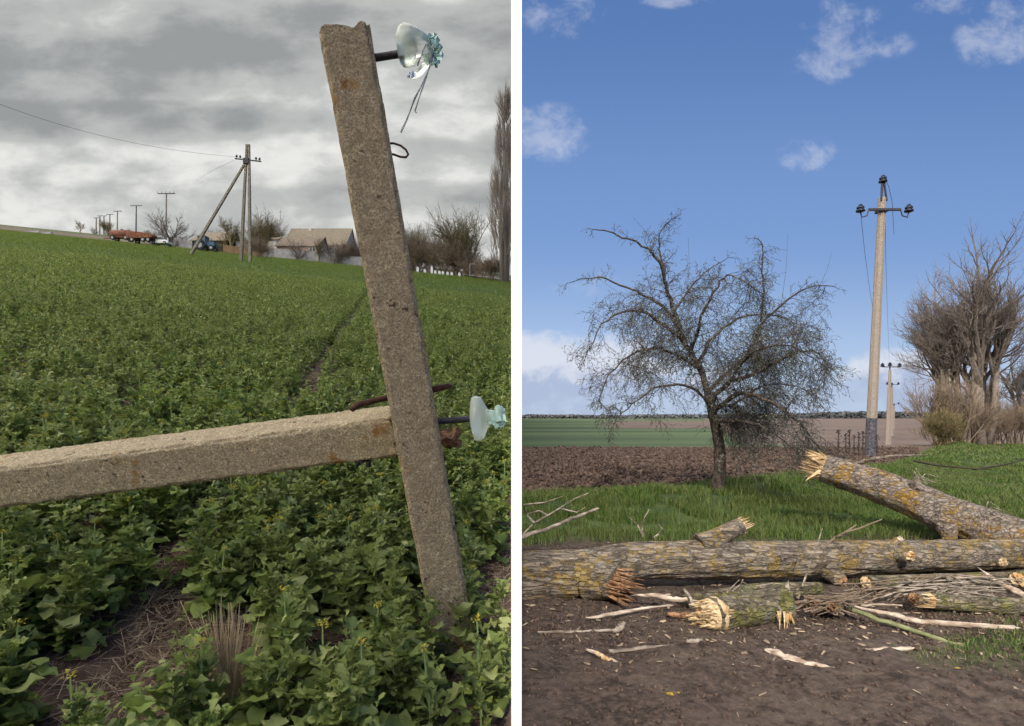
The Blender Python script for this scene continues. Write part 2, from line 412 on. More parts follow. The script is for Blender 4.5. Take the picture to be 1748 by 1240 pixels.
# ------------------------------------------------------------------ ground
KB = .0077                                  # the line between the raised field and the low plot
def left_terrain():
    ys = np.concatenate([np.linspace(.3, 6, 120), np.geomspace(6.05, 430, 160)]); us = np.linspace(-1, 0, 200)
    Y, U = np.meshgrid(ys, us, indexing='ij')
    X = KB*Y + U*(Y*1.35+3)
    Z = zL(X, Y) + np.where(Y < 12, (fbm(X*4, Y*4, 3)-.5)*.05, 0)*np.clip(-U*40, 0, 1)
    V = np.stack([X, Y, Z], -1).reshape(-1, 3); n, k = Y.shape
    I = np.arange(n*k).reshape(n, k)
    Q = np.stack([I[:-1,:-1], I[:-1,1:], I[1:,1:], I[1:,:-1]], -1).reshape(-1, 4)
    o = np_obj('field', V, Q, M['left_ground'], smooth=True); tag(o, kind='structure')
    # hill behind the crest and bank down to the lower plot
    mb = MB()
    yy = [float(a) for a in np.linspace(.3, 430, 120)]
    for a, b_ in zip(yy[:-1], yy[1:]):
        p = [Vector((KB*a, a, zL(KB*a, a))), Vector((KB*b_, b_, zL(KB*b_, b_)))]
        q = [Vector((KB*a+.004+.00*a, a, -2.2)), Vector((KB*b_+.004, b_, -2.2))]
        mb.quad(p[0], p[1], q[1], q[0])
    xs = [KB*430 - i*60 for i in range(11)]
    for a, b_ in zip(xs[:-1], xs[1:]):
        mb.quad((a,430,zL(a,430)), (b_,430,zL(b_,430)), (b_,900,-2), (a,900,-2))
    o = mb.build('bank', M['bank']); tag(o, kind='structure')
left_terrain()

def verge(X): return 10.0 + .42*X + .021*X*X
def masks(X, Y):
    jit = (fbm(X*.9, Y*.9, 5)-.5)*1.6
    e1 = 6.9 + .03*X + jit*.5
    gr = sstep(e1-.5, e1+.6, Y)*(1-sstep(0, .8, Y-verge(X)-jit*.5))
    patch = sstep(.47, .62, fbm(X*1.1, Y*1.1, 9, 5))*sstep(1.9, 2.6, X)*sstep(3.2, 3.9, Y)*(1-sstep(4.2, 5.6, Y))
    track = sstep(.9, .2, np.abs(X-(10.3+.25*(Y-12))))*sstep(9, 12, Y)*(Y < 30)
    gr = np.maximum(gr, patch*.85)
    gr = gr*(1-.55*track)
    pl = sstep(0, .8, Y-verge(X)-jit*.5)
    edge = 27 + (fbm(X*.3, Y*.3, 2)-.5)*3
    green = sstep(edge-1, edge+1.5, Y)*(1-sstep(3, 9, X-9-.33*(Y-27)))
    brown = sstep(edge, edge+2, Y)*sstep(3, 9, X-9-.33*(Y-27))
    brown2 = sstep(150, 160, Y)*(1-sstep(420, 430, Y))*sstep(.14, .2, X/np.maximum(Y, 1))
    brown = np.maximum(brown, brown2)
    return gr, pl, green, brown, patch
def hR(X, Y):
    gr, pl, green, brown, patch = masks(X, Y)
    z = zR(X, Y)
    bare = (1-gr)*(1-pl)
    amp_fade = 1-sstep(25, 60, Y)
    z = z + bare*((fbm(X*2.2, Y*2.2, 21, 3)-.45)*.06 + (fbm(X*9, Y*9, 22, 4)-.45)*.05 + .02*np.abs(fbm(X*26, Y*26, 28, 2)-.4))
    z = z + pl*(1-green)*(1-brown)*amp_fade*((fbm(X*1.1, Y*2.2, 31, 3)-.4)*.12 + (np.abs(fbm(X*5, Y*5, 33, 3)-.45))*.32)
    z = z + gr*((fbm(X*.8, Y*.8, 41, 3)-.4)*.16)*sstep(6.5, 8, Y)
    z = z + .18*np.exp(-((Y-verge(X)+1.6)/1.2)**2)*sstep(6.5, 9, Y)*(Y < 40)
    return z
def right_terrain():
    ys = np.concatenate([np.linspace(.3, 7, 330), np.geomspace(7.03, 3000, 330)]); us = np.linspace(-.32, 1.15, 420)
    Y, U = np.meshgrid(ys, us, indexing='ij'); X = U*(Y+3.5)
    gr, pl, green, brown, _ = masks(X, Y)
    Z = hR(X, Y) - .25*((X < KB*Y-.02) & (Y > .5))
    V = np.stack([X, Y, Z], -1).reshape(-1, 3); n, k = Y.shape
    I = np.arange(n*k).reshape(n, k)
    Q = np.stack([I[:-1,:-1], I[:-1,1:], I[1:,1:], I[1:,:-1]], -1).reshape(-1, 4)
    o = np_obj('ground', V, Q, M['right_ground'], smooth=True, attrs=dict(grass=gr.ravel(), plow=pl.ravel(), green=green.ravel(), brown=brown.ravel()))
    tag(o, kind='structure')
    mb = MB(); mb.quad((-3000,-3000,-2.4), (3000,-3000,-2.4), (3000,3500,-2.4), (-3000,3500,-2.4))
    tag(mb.build('land', M['bank']), kind='structure')
    mb = MB(); mb.quad((-60,-60,-.02), (60,-60,-.02), (60,.35,-.02), (-60,.35,-.02))
    tag(mb.build('earth', M['right_ground']), kind='structure')
right_terrain()

# ------------------------------------------------------------------ unseen translucent slab added behind the camera to keep sun off the raised field
def sun_shade_slab():
    m, N, b = mat('shade_slab_white')
    tr = N.node('ShaderNodeBsdfTranslucent', {'Color': (.97,.97,.97,1)})
    out = [n for n in N.n if n.type == 'OUTPUT_MATERIAL'][0]; N.l.new(tr.outputs[0], out.inputs[0])
    Ds = np.linspace(-45, 560, 90); V = []; k = 24
    for side in (0, 1):
        for D in Ds:
            t = 30 + .8*max(D, -10)
            p = Vector((KB*D-.07, D, .2514*D*.5+.6)) + SUN*t
            for j in range(k):
                f = (j/(k-1))**1.5
                X = p.x - f*900
                th = min(6, .02+40*f)*(.6+.8*float(vnoise(X*.05, D*.05, 8)))
                V.append((X, p.y, p.z + (th if side else 0)))
    n = len(Ds); I = np.arange(2*n*k).reshape(2, n, k); Q = []
    for s in (0, 1):
        a = I[s]; q = np.stack([a[:-1,:-1], a[:-1,1:], a[1:,1:], a[1:,:-1]], -1).reshape(-1, 4); Q.append(q if s else q[:, ::-1])
    for a, b_ in ((I[0,:,0], I[1,:,0]), (I[1,:,-1], I[0,:,-1]), (I[0,-1,:], I[1,-1,:]), (I[1,0,:], I[0,0,:])):
        Q.append(np.stack([a[:-1], a[1:], b_[1:], b_[:-1]], -1))
    o = np_obj('shade_slab', V, np.concatenate(Q), m); tag(o, kind='structure')
sun_shade_slab()

# ------------------------------------------------------------------ rapeseed crop
def leaf_batch(base, az, th0, th1, L, Wd, rows, cols, curl=.25, seed=0):
    """many curved, wavy leaves at once -> verts (n,rows,cols,3)"""
    n = len(L); r_ = np.random.RandomState(seed)
    prof = np.interp(np.linspace(0, 1, rows), [0,.18,.32,.42,.6,.8,.93,1], [.10,.12,.34,.24,.85,1,.62,.12])
    s = np.linspace(0, 1, rows); P_ = np.zeros((n, rows, 3)); d = np.stack([np.cos(az), np.sin(az), 0*az], -1)
    pos = base.copy(); P_[:,0] = pos; th = None
    T = th0[:,None]*(1-s)[None]+th1[:,None]*s[None]
    up = np.array([0,0,1.0])
    for i in range(1, rows):
        st = (L/(rows-1))[:,None]; t = T[:,i][:,None]
        pos = pos + st*(np.cos(t)*d + np.sin(t)*up); P_[:,i] = pos
    side = np.stack([-np.sin(az), np.cos(az), 0*az], -1)
    nrm = -np.sin(T)[...,None]*d[:,None,:] + np.cos(T)[...,None]*up
    c = np.linspace(-1, 1, cols)
    wj = 1 + (r_.rand(n, rows, 2)-.5)*(1.1 if rows > 4 else .4)
    wid = prof[None]*Wd[:,None]
    V = np.zeros((n, rows, cols, 3))
    for j in range(cols):
        cc = c[j]; w = wid*cc*.5*(wj[:,:,0] if cc < 0 else wj[:,:,1])
        off = curl*abs(cc)**1.5*wid*(1.5*(r_.rand(n, rows)-.4)+.3)
        V[:,:,j] = P_ + side[:,None,:]*w[...,None] + nrm*off[...,None]
    return V
def grid_faces(n, rows, cols, off=0):
    b = np.arange(rows*cols).reshape(rows, cols)
    q = np.stack([b[:-1,:-1], b[:-1,1:], b[1:,1:], b[1:,:-1]], -1).reshape(-1, 4)
    return (q[None] + (np.arange(n)*rows*cols)[:,None,None]).reshape(-1, 4) + off
def bare(X, Y):
    """1 where the ground between the plants is bare"""
    px = 874+F*X/Y; py = 712-F*(zL(X, Y)+.1-EYE)/Y
    def seg(ax, ay, bx, by, wa, wb):
        t = np.clip(((px-ax)*(bx-ax)+(py-ay)*(by-ay))/((bx-ax)**2+(by-ay)**2), 0, 1)
        d = np.hypot(px-ax-t*(bx-ax), py-ay-t*(by-ay)); return d < (wa+(wb-wa)*t)*(.75+.5*fbm(px*.02, py*.02, 4))
    m = seg(285, 930, 300, 1080, 22, 95) | seg(300, 1110, 150, 1250, 95, 75) | seg(385, 1060, 395, 1260, 46, 44)
    m |= seg(398, 842, 300, 940, 13, 26) | seg(845, 820, 855, 1010, 6, 12) | seg(760, 1090, 785, 1170, 26, 34) | seg(735, 1010, 750, 1060, 22, 26) | seg(636, 490, 500, 690, 3, 15)
    return m
def crop():
    Vs, Fs, Ms, off = [], [], [], 0
    def add(V, rows, cols, m):
        nonlocal off
        n = V.shape[0]
        px = 874+F*V[...,0]/V[...,1]; ok = (px.reshape(n, -1).max(1) < 879) & (V[...,1].reshape(n, -1).min(1) > .9)
        V = V[ok]; n = len(V)
        Vs.append(V.reshape(-1, 3)); f = grid_faces(n, rows, cols, off); Fs.append(f); Ms.append(np.full(len(f), m)); off += n*rows*cols
    def scatter(y0, y1, dens):
        A = .5*(y1**2-y0**2)*1.08 + (y1-y0)*.5; n = int(A*dens)
        Y = np.sqrt(y0**2+(y1**2-y0**2)*rs.rand(n)); X = KB*Y - rs.rand(n)**1.0*(Y*.95+.45)
        k = ~bare(X, Y)
        gap = fbm(X*1.6, Y*1.6, 14, 3); k &= (gap < .68) | (rs.rand(n) < .45)
        return X[k], Y[k]
    def plants(X, Y, nl, rows, cols, Lm, Wm, hs, m, seed):
        n = len(X); hh = hs*(.7+.6*fbm(X*1.3, Y*1.3, 12, 3))*(.8+.4*rs.rand(n))
        X_ = np.repeat(X, nl); Y_ = np.repeat(Y, nl); H = np.repeat(hh, nl); N_ = n*nl
        f = rs.rand(N_); az = rs.rand(N_)*2*np.pi
        base = np.stack([X_+rs.randn(N_)*.012, Y_+rs.randn(N_)*.012, zL(X_, Y_)+.02+H*f*.85], -1)
        th0 = np.radians(35+40*f+rs.randn(N_)*12); th1 = np.radians(-35+55*f+rs.randn(N_)*25)
        L = Lm*(1.15-.62*f)*(.65+.7*rs.rand(N_)); Wd = Wm*(1.1-.5*f)*(.7+.6*rs.rand(N_))
        add(leaf_batch(base, az, th0, th1, L, Wd, rows, cols, .35, seed), rows, cols, m)
        return hh
    X, Y = scatter(1.2, 4.6, 66); h1 = plants(X, Y, 24, 10, 5, .105, .068, .31, 0, 1)
    plants(X, Y, 36, 7, 3, .052, .028, .37, 4, 8)
    k_ = (Y < 2.7) & (rs.rand(len(Y)) < .5); plants(X[k_], Y[k_], 7, 12, 7, .15, .105, .26, 0, 18)
    # flower buds and stems on some of the near plants
    def buds(X, Y, h, frac, per, size, seed):
        k = rs.rand(len(X)) < frac; X, Y, h = X[k], Y[k], h[k]; n = len(X)
        tip = np.stack([X+rs.randn(n)*.02, Y+rs.randn(n)*.02, zL(X, Y)+h*1.06+.03], -1)
        b = np.repeat(tip, per, 0)+rs.randn(n*per, 3)*np.array([.5,.5,.45])*size*1.4
        N_ = n*per
        V = leaf_batch(b, rs.rand(N_)*6.28, np.radians(rs.uniform(0, 80, N_)), np.radians(rs.uniform(-20, 60, N_)), size*rs.uniform(.6, 1.2, N_), size*rs.uniform(.5, 1, N_), 3, 3, .5, seed)
        add(V, 3, 3, 1)
        s0 = np.stack([X, Y, zL(X, Y)], -1); w = .0035
        V = np.zeros((n, 2, 2, 3)); V[:,0,0] = s0+[-w,0,0]; V[:,0,1] = s0+[w,0,0]; V[:,1,0] = tip+[-w*.7,0,0]; V[:,1,1] = tip+[w*.7,0,0]
        add(V, 2, 2, 2)
    buds(X, Y, h1, .26, 26, .011, 3)
    X, Y = scatter(4.6, 11, 46); h = plants(X, Y, 28, 5, 3, .09, .052, .30, 0, 2)
    plants(X, Y, 12, 4, 3, .055, .034, .36, 4, 28); buds(X, Y, h, .16, 7, .02, 4)
    X, Y = scatter(11, 30, 32); h = plants(X, Y, 15, 3, 3, .15, .085, .29, 0, 5); plants(X, Y, 6, 3, 3, .09, .05, .34, 4, 29); buds(X, Y, h, .06, 3, .03, 6)
    X, Y = scatter(30, 106, 7); plants(X, Y, 8, 2, 2, .24, .17, .28, 3, 7)
    o = np_obj('rapeseed_crop', np.concatenate(Vs), np.concatenate(Fs), [M['crop'], M['bud'], M['stem'], M['crop_far'], M['crop_top']], smooth=True, mi=np.concatenate(Ms))
    tag(o, 'dense green rapeseed crop with yellow buds filling the sloping field', 'crop', kind='stuff')
crop()

def strips(P0, P1, w):
    """thin flat blades from P0 to P1"""
    d = P1-P0; s = np.cross(d, rs.randn(*d.shape)); s /= np.maximum(np.linalg.norm(s, axis=1, keepdims=True), 1e-6); s *= w
    return np.stack([P0-s, P0+s, P1+s*.7, P1-s*.7], 1).reshape(-1, 3)
def straw():
    n = 170000; Y = np.sqrt(1.0+rs.rand(n)*(7**2-1)); X = KB*Y-rs.rand(n)*(Y*.95+.3); k = bare(X, Y) | (rs.rand(n) < .25)
    X, Y = X[k], Y[k]; n = len(X)
    a = rs.rand(n)*6.28; L = rs.uniform(.025, .11, n)
    p0 = np.stack([X, Y, zL(X, Y)+.005+rs.rand(n)*.03], -1)
    p1 = p0+np.stack([np.cos(a)*L, np.sin(a)*L, rs.randn(n)*.018+.2514*np.sin(a)*L-.1*np.cos(a)*L], -1)
    ok = (874+F*p1[:,0]/p1[:,1] < 876) & (874+F*p0[:,0]/p0[:,1] < 876)
    V = strips(p0[ok], p1[ok], .0013); m = len(V)//4
    o = np_obj('straw_litter', V, np.arange(m*4).reshape(-1, 4), M['straw']); tag(o, 'dry brown straw littering the bare soil between rapeseed plants', 'straw', kind='stuff')
    t = empty('straw_tuft', GL(392, 1.83)); tag(t, 'standing tuft of pale dry stubble stalks beside the bare patch', 'straw tuft')
    V = []; 
    for tuft, cnt, px_, py0, py1, sp in ((0, 230, 392, 1225, 1055, .035),):
        b = P(px_, py0, 1.80); 
        q0 = np.array(b)[None]+rs.randn(cnt, 3)*np.array([.014,.02,.008]); hgt = rs.uniform(.14, .38, cnt)
        q1 = q0+np.stack([rs.randn(cnt)*.05*hgt/.3+rs.randn(cnt)*.006, rs.randn(cnt)*.05, hgt], -1)
        V.append(strips(q0, q1, .0013))
    V = np.concatenate(V)-np.array(t.location); np_obj('stalks', V, np.arange(len(V)).reshape(-1, 4), M['straw_bright'], t)
straw()

# ------------------------------------------------------------------ leaning concrete post and fallen beam
def rough_bar(p0, p1, s0, s1, roll_up, m, name, parent, nu=150, ns=14, amp=.004, chip=0, endrag=0.0, seed=1, tag_=None, bev=.008):
    """square concrete bar with worn, crumbling surface"""
    p0, p1 = Vector(p0), Vector(p1); d = (p1-p0).normalized(); a = Vector(roll_up); a = (a-d*a.dot(d)).normalized(); b = d.cross(a)
    ring = []
    for e in range(4):
        for i in range(ns):
            t = -1+2*i/ns
            c = [(t,-1),(1,t),(-t,1),(-1,-t)][e]; ring.append(c)
    ring = np.array(ring); k = len(ring); L = (p1-p0).length
    us = np.linspace(0, 1, nu); V = np.zeros((nu, k, 3))
    mx = np.abs(ring).min(1); corner = np.clip((mx-.86)/.14, 0, 1)
    for i, u in enumerate(us):
        s = (s0+(s1-s0)*u)/2
        x = ring[:,0]*s; y = ring[:,1]*s
        n1 = vnoise(ring[:,0]*7+seed, u*L*60+ring[:,1]*7, seed)+.6*vnoise(ring[:,0]*22, u*L*170+ring[:,1]*22, seed+3); n2 = vnoise(ring[:,0]*2.2+9, u*L*9+ring[:,1]*2, seed+7)
        cr = vnoise(ring[:,0]*.9+5, u*L*26+ring[:,1], seed+11)
        q = 1-(amp*(n1+.8*n2)+corner*(bev*.6+.010*cr**2+.02*np.clip(n2-.8,0,1)))/s
        e = 0
        if endrag: e = endrag*(vnoise(ring[:,0]*3, ring[:,1]*3+seed, 5)-.5)*(1 if u > .98 else (1-u < .06)*.6)
        ce = np.array(p0+d*(u*L)); V[i] = ce[None]+np.array(a)[None]*(x*q)[:,None]+np.array(b)[None]*(y*q)[:,None]+np.array(d)[None]*(np.zeros(k)+e)[:,None]
    I = np.arange(nu*k).reshape(nu, k)
    Q = np.stack([I[:-1], np.roll(I,-1,1)[:-1], np.roll(I,-1,1)[1:], I[1:]], -1).reshape(-1, 4)
    V = V.reshape(-1, 3); caps = []
    # caps: shrinking rings
    extra = []; n0 = len(V)
    for endi, (ri, sgn) in enumerate(((0, 1), (nu-1, -1))):
        prev = I[ri]; cen = V[prev].mean(0)
        for f in (.7, .4, .1):
            ids = np.arange(k)+n0+len(extra)
            pts = cen+(V[I[ri]]-cen)*f + np.array(d)[None]*((vnoise(ring[:,0]*3*f, ring[:,1]*3*f, seed+20)-.6)*.022*(endrag > 0))[:,None]
            extra += list(pts)
            q = np.stack([prev, ids, np.roll(ids,-1), np.roll(prev,-1)], -1)
            caps.append(q if sgn > 0 else q[:, ::-1]); prev = ids
    V = np.concatenate([V, np.array(extra)]); Q = np.concatenate([Q]+caps)
    loc = np.array(parent.location); return np_obj(name, V-loc, Q, m, parent, smooth=True)

def post():
    root = empty('concrete_post', GL(778, 2.26)); tag(root, 'leaning weathered concrete utility post with two glass insulators, standing in the crop', 'concrete post')
    loc = root.location
    B = P(780, 1120, 2.27); T = P(591, 66, 1.86)
    rough_bar(B, T, .163, .166, Vector((1,.2,0)), M['concrete'], 'shaft', root, nu=420, ns=24, amp=.0028, endrag=.03, seed=3)
    def rod(name, pts, r, m, par=root, n=8): 
        mb = MB(); mb.tube(pts, r, n); return mb.build(name, M[m], par, True, loc=None) if par is None else fix(mb, name, m, par)
    def fix(mb, name, m, par, smooth=True):
        base = loc; mb.v = [p-base for p in mb.v]; return mb.build(name, m if not isinstance(m, str) else M[m], par, smooth)
    # upper insulator
    def insul(p0, p1, tipx, kind):
        d = (p1-p0).normalized(); mb = MB(); 
        npt = 40; pts = [p0+(p1-p0)*(i/npt) for i in range(npt+1)]
        mb.tube(pts, [.0115*(1+.13*(i % 2)) for i in range(npt+1)], 10); fix(mb, 'pin', 'steel', root)
        g = MB()
        if kind == 0:
            prof = [(0,.012),(0,.036),(.004,.040),(.036,.042),(.040,.036)]
            lathe(g, p1-d*.012, d, prof, 24)
            # skirt, broken away on one side
            n = 28; a = Vector((0,-1,0)); a = (a-d*a.dot(d)).normalized(); b = d.cross(a); k = len(g.v)
            pr = [(.008,.058),(.0,.074),(.014,.079),(.04,.070),(.072,.05),(.09,.036),(.094,.018)]
            for (h, r) in pr:
                for j in range(n):
                    t = 2*math.pi*j/n; jag = 1+.05*math.sin(5*t+1)*(r > .05)
                    g.v.append(p1+d*h+a*(math.cos(t)*r*jag)+b*(math.sin(t)*r*jag))
            for i in range(len(pr)-1):
                for j in range(n):
                    if (i < 3+(j % 2) and 3 <= j <= 7) or (i < 2+(j % 3) and j in (13,14,15,16)) or (i < 1 and j % 5 == 0): continue      # knocked out of the rim
                    q = k+i*n; jj = (j+1) % n; g.face([q+j, q+jj, q+n+jj, q+n+j])
            ins = fix(g, 'insulator', 'glass', root)
            g2 = MB(); rr = random.Random(5)
            for i in range(16):
                c = p1+d*rr.uniform(.07, .115)+Vector((0, rr.uniform(-.03,.02), rr.uniform(-.04,.04)))
                g2.box(c, (rr.uniform(.008,.03), rr.uniform(.006,.02), rr.uniform(.01,.035)), rq(rr))
            fix(g2, 'broken_glass', 'glass_green', ins, False)
            w = MB()
            for pp in ([(737,108),(728,125),(716,155),(704,180),(694,205),(686,227)], [(733,112),(727,130),(722,150),(714,172),(708,190),(712,193)], [(737,105),(736,82),(728,75),(718,98),(712,113)], [(731,118),(722,140),(708,168),(700,190)], [(740,78),(731,95),(734,112)]):
                q = [P(x+1.2*math.sin(i*2.1), y, 1.80+.006*math.cos(i*1.7)) for i, (x, y) in enumerate(pp)]
                w.tube(q, .0015, 5); w.tube([v+Vector((.003*math.sin(i), 0, .002)) for i, v in enumerate(q)], .0012, 5)
            fix(w, 'wire_strands', 'wire', ins)
        else:
            n = 28; a = Vector((0,-1,0)); a = (a-d*a.dot(d)).normalized(); b = d.cross(a); k = 0
            pr = [(.0,.016),(-.006,.05),(.0,.078),(.016,.082),(.036,.075),(.05,.046),(.06,.03),(.085,.026),(.092,.04),(.10,.045),(.118,.038),(.125,.012)]
            for (h, r) in pr:
                for j in range(n):
                    t = 2*math.pi*j/n; jag = 1+.03*math.sin(4*t+2)*(r > .05); g.v.append(p1+d*h*.93+a*(math.cos(t)*r*jag*.62)+b*(math.sin(t)*r*jag)+Vector((-.006*math.cos(t),0,0)))
            for i in range(len(pr)-1):
                for j in range(n):
                    q = i*n; jj = (j+1) % n; g.face([q+j, q+jj, q+n+jj, q+n+j], 1 if pr[i][0] > .055 else 0)
            ins = fix(g, 'insulator', [M['glass'], M['glass_green']], root)
            g2 = MB(); rr = random.Random(8)
            for i in range(10):
                c = p1+d*rr.uniform(.08, .12)+Vector((0, rr.uniform(-.02,.02), rr.uniform(-.035,.035)))
                g2.box(c, (rr.uniform(.006,.03), rr.uniform(.006,.02), rr.uniform(.01,.03)), rq(rr))
            fix(g2, 'broken_glass', 'glass_green', ins, False)
    insul(P(628, 101, 1.88), P(690, 91, 1.86), 740, 0)
    insul(P(742, 720, 2.10), P(808, 715, 2.10), 860, 1)
    mb = MB(); pts = [P(x, y, 1.92) for x, y in [(660,245),(672,245),(684,249),(693,256),(697,264),(693,269),(683,268),(672,264),(660,263)]]
    mb.tube(pts, .0038, 8); fix(mb, 'wire_loop', 'rust', root)
    mb = MB(); mb.tube([P(730,668,2.14), P(748,663,2.15), P(766,659,2.16), P(773,660,2.16)], [.012,.013,.010,.004], 8); fix(mb, 'reinforcing_rod', 'rust', root)
    mb = MB(); c = P(770, 748, 2.24)
    for i in range(16): mb.box(c+Vector((rnd.uniform(-.03,.025), rnd.uniform(-.03,.03), rnd.uniform(-.03,.03))), (.03,.03,.028), rq())
    fix(mb, 'rusty_clamp', 'wood_rot', root, False)
post()
def beam():
    root = empty('concrete_beam', P(640, 742, 2.2)); tag(root, 'sloping concrete beam butting the leaning post from the left edge', 'concrete beam')
    A = P(-110, 835.5, 2.20); Bp = P(678, 734, 2.24); d = (Bp-A).normalized()
    th = R(21.5); up = Vector((0, -math.sin(th), math.cos(th)))
    rough_bar(A, Bp, .170, .170, up, M['concrete_beam'], 'shaft', root, nu=420, ns=24, amp=.0028, endrag=.03, seed=9)
    loc = root.location
    def fix(mb, name, m, smooth=True): mb.v = [p-loc for p in mb.v]; return mb.build(name, M[m], root, smooth)
    mb = MB(); mb.tube([P(600,699,2.11), P(606,695,2.105), P(614,690,2.11), P(640,684,2.13), P(672,677,2.18)], .0115, 9); fix(mb, 'reinforcing_rod', 'rust')
    mb = MB(); mb.tube([P(612,783,2.22), P(618,792,2.22)], [.022,.02], 8); mb.tube([P(629,783,2.22), P(629,798,2.22)], [.012,.008], 8); fix(mb, 'bolt', 'steel')
    mb = MB(); mb.tube([P(664,775,2.21), P(688,769,2.21)], .012, 8); mb.tube([P(676,700,2.22), P(683,765,2.22)], .006, 6); fix(mb, 'reinforcing_rod', 'rust')
beam()

# slim white divider strip added to hide the seam between field and plot
def divider_strip():
    D = 1.75; x0, x1 = pxu(872.6)*D, pxu(890.6)*D
    root = empty('divider_strip', ((x0+x1)/2, D+.016, 0)); tag(root, 'tall slim white divider strip added between the green field and the dirt plot', 'post')
    mb = MB(); w = x1-x0; mb.box((0,0,1.47), (w, w, 3.06)); mb.build('shaft', M['divider_white'], root)
    mb = MB(); mb.box((0,0,3.01), (w+.02, w+.02, .02)); mb.build('cap', M['divider_white'], root)
divider_strip()

# ------------------------------------------------------------------ branching
def grow(mb, p, d, L, r, depth, prm, rg):
    """recursive bare branch; prm: seg, kids, ang, ratio, up(gravity), tw (min radius), n sides"""
    nseg = max(2, prm['seg']-(prm['depth']-depth)//2)
    pts = [p]; rad = [r]; dd = d.normalized(); q = p
    for i in range(nseg):
        j = Vector((rg.gauss(0,1), rg.gauss(0,1), rg.gauss(0,1)))*prm['wob']
        dd = (dd+j+Vector((0,0,prm['up'])))
        dd.normalize(); q = q+dd*(L/nseg); pts.append(q); rad.append(max(prm['tw'], r*(1-(1-prm['taper'])*(i+1)/nseg)))
    mb.tube(pts, rad, 5 if depth > prm['depth']-2 else 3, caps=False)
    if depth == 0: return
    k = prm['kids'] if depth > 1 else prm['kids']+prm.get('twk', 2)
    for i in range(k):
        f = .25+.75*(i+rg.random())/k if depth < prm['depth'] else prm.get('f0', .35)+(1-prm.get('f0', .35))*(i+rg.random())/k
        x = f*nseg; a = min(nseg-1, int(x)); b = pts[a].lerp(pts[a+1], x-a); ax = (pts[a+1]-pts[a]).normalized()
        o = ax.orthogonal(); o.rotate(Quaternion(ax, rg.random()*6.283))
        an = prm['ang']*rg.uniform(.6, 1.3); nd = ax*math.cos(an)+o*math.sin(an)
        grow(mb, b, nd, L*prm['ratio']*rg.uniform(.7, 1.15)*(1.15-.4*f), max(prm['tw'], rad[a]*prm['rr']), depth-1, prm, rg)
    # leader continues
    grow(mb, pts[-1], dd, L*prm['ratio']*.95, max(prm['tw'], rad[-1]*.85), depth-1, prm, rg)
def bare_tree(name, loc, h, seed, label, cat='tree', mt='twig_grey', mc='twig_grey', trunk_h=.3, r=.02, prm=None, group=None, trunks=1, spread=.0):
    root = empty(name, loc); tag(root, label, cat, group)
    rg = random.Random(seed); pr = dict(seg=6, kids=4, ang=R(38), ratio=.68, up=.10, wob=.10, tw=h*.0012, taper=.6, depth=4, rr=.5)
    pr.update(prm or {})
    cb = MB()
    for t in range(trunks):
        tb = MB()
        a = rg.random()*6.28; b = Vector((math.cos(a), math.sin(a), 0))*spread*h*rg.random()
        tl = Vector((rg.gauss(0,.05)+b.x/h*1.2, rg.gauss(0,.05), 1)); top = b+tl*h*trunk_h
        tb.tube([b-Vector((0,0,.15)), b+tl*h*trunk_h*.3+Vector((rg.gauss(0,.01)*h,0,0)), top], [h*r*1.25, h*r, h*r*.8], 7)
        for k in range(pr.get('heads', 3)):
            o = Vector((rg.gauss(0,1), rg.gauss(0,1), 0)).normalized(); s = pr.get('open', .45)*rg.uniform(.3, 1.1)
            grow(cb, top-tl*h*.04*k, (tl+o*s), h*(1-trunk_h)*pr.get('l0', .38), h*r*.62, pr['depth'], pr, rg)
        tb.build('trunk' if trunks < 4 else 'stem', M[mt], root, True)
    cb.build('crown', M[mc], root)
    return root
def place_copy(src, loc, s, rz, label, group=None):
    c = copy_tree(src); c.location = loc; c.scale = (s, s, s); c.rotation_euler = (0,0,rz); c['label'] = label
    if group: c['group'] = group
    return c

# ------------------------------------------------------------------ raised field: pylons, village, trees
def a_frame():
    D = 55; root = empty('utility_pole', GL(424, D)); tag(root, 'concrete utility pole with two legs, slanting strut and crossarm in the crop', 'utility pole')
    loc = root.location
    def fx(mb, name, m, sm=False): mb.v = [p-loc for p in mb.v]; return mb.build(name, M[m], root, sm)
    for a, b, r0, r1 in (((427,452),(425,247),.19,.13), ((411,452),(421.5,247),.19,.13)):
        mb = MB(); mb.tube([P(a[0],a[1],D), P(b[0],b[1],D)], [r0, r1], 4); fx(mb, 'leg', 'pole_far')
    mb = MB(); mb.tube([P(326,434,D-1), P(419,278,D)], [.16,.12], 4); fx(mb, 'strut', 'pole_far')
    mb = MB(); mb.tube([P(401,271,D), P(446,276,D)], .07, 4); fx(mb, 'crossarm', 'steel')
    for x, y in ((404,269),(410,270),(437,273),(443,274)):
        mb = MB(); mb.tube([P(x,y+3,D), P(x,y-1,D)], .03, 5); lathe(mb, P(x,y-1,D), (0,0,1), [(0,.03),(0,.11),(.12,.1),(.2,.04),(.22,.01)], 8); fx(mb, 'insulator', 'ceramic')
    mb = MB(); mb.box(P(421,276,D), (.5,.5,.5)); fx(mb, 'bracket', 'steel')
    w = MB(); 
    pts = []
    for i in range(25):
        t = i/24; x = -120+(404+120)*t; y = 128+(268-128)*t + 4*t*(1-t)*26; pts.append(P(x, y, 30+(D-30)*t))
    w.tube(pts, .012, 4); o = w.build('power_line', M['wire_dark']); tag(o, 'sagging dark overhead wire running left from the crossarm', 'power line')
    w = MB(); w.tube([P(400,274,D), P(365,290,D+30), P(335,308,D+60)], .012, 4); o = w.build('power_line', M['wire_dark']); tag(o, 'faint overhead wire running away from the crossarm behind the slanting strut', 'power line')
a_frame()
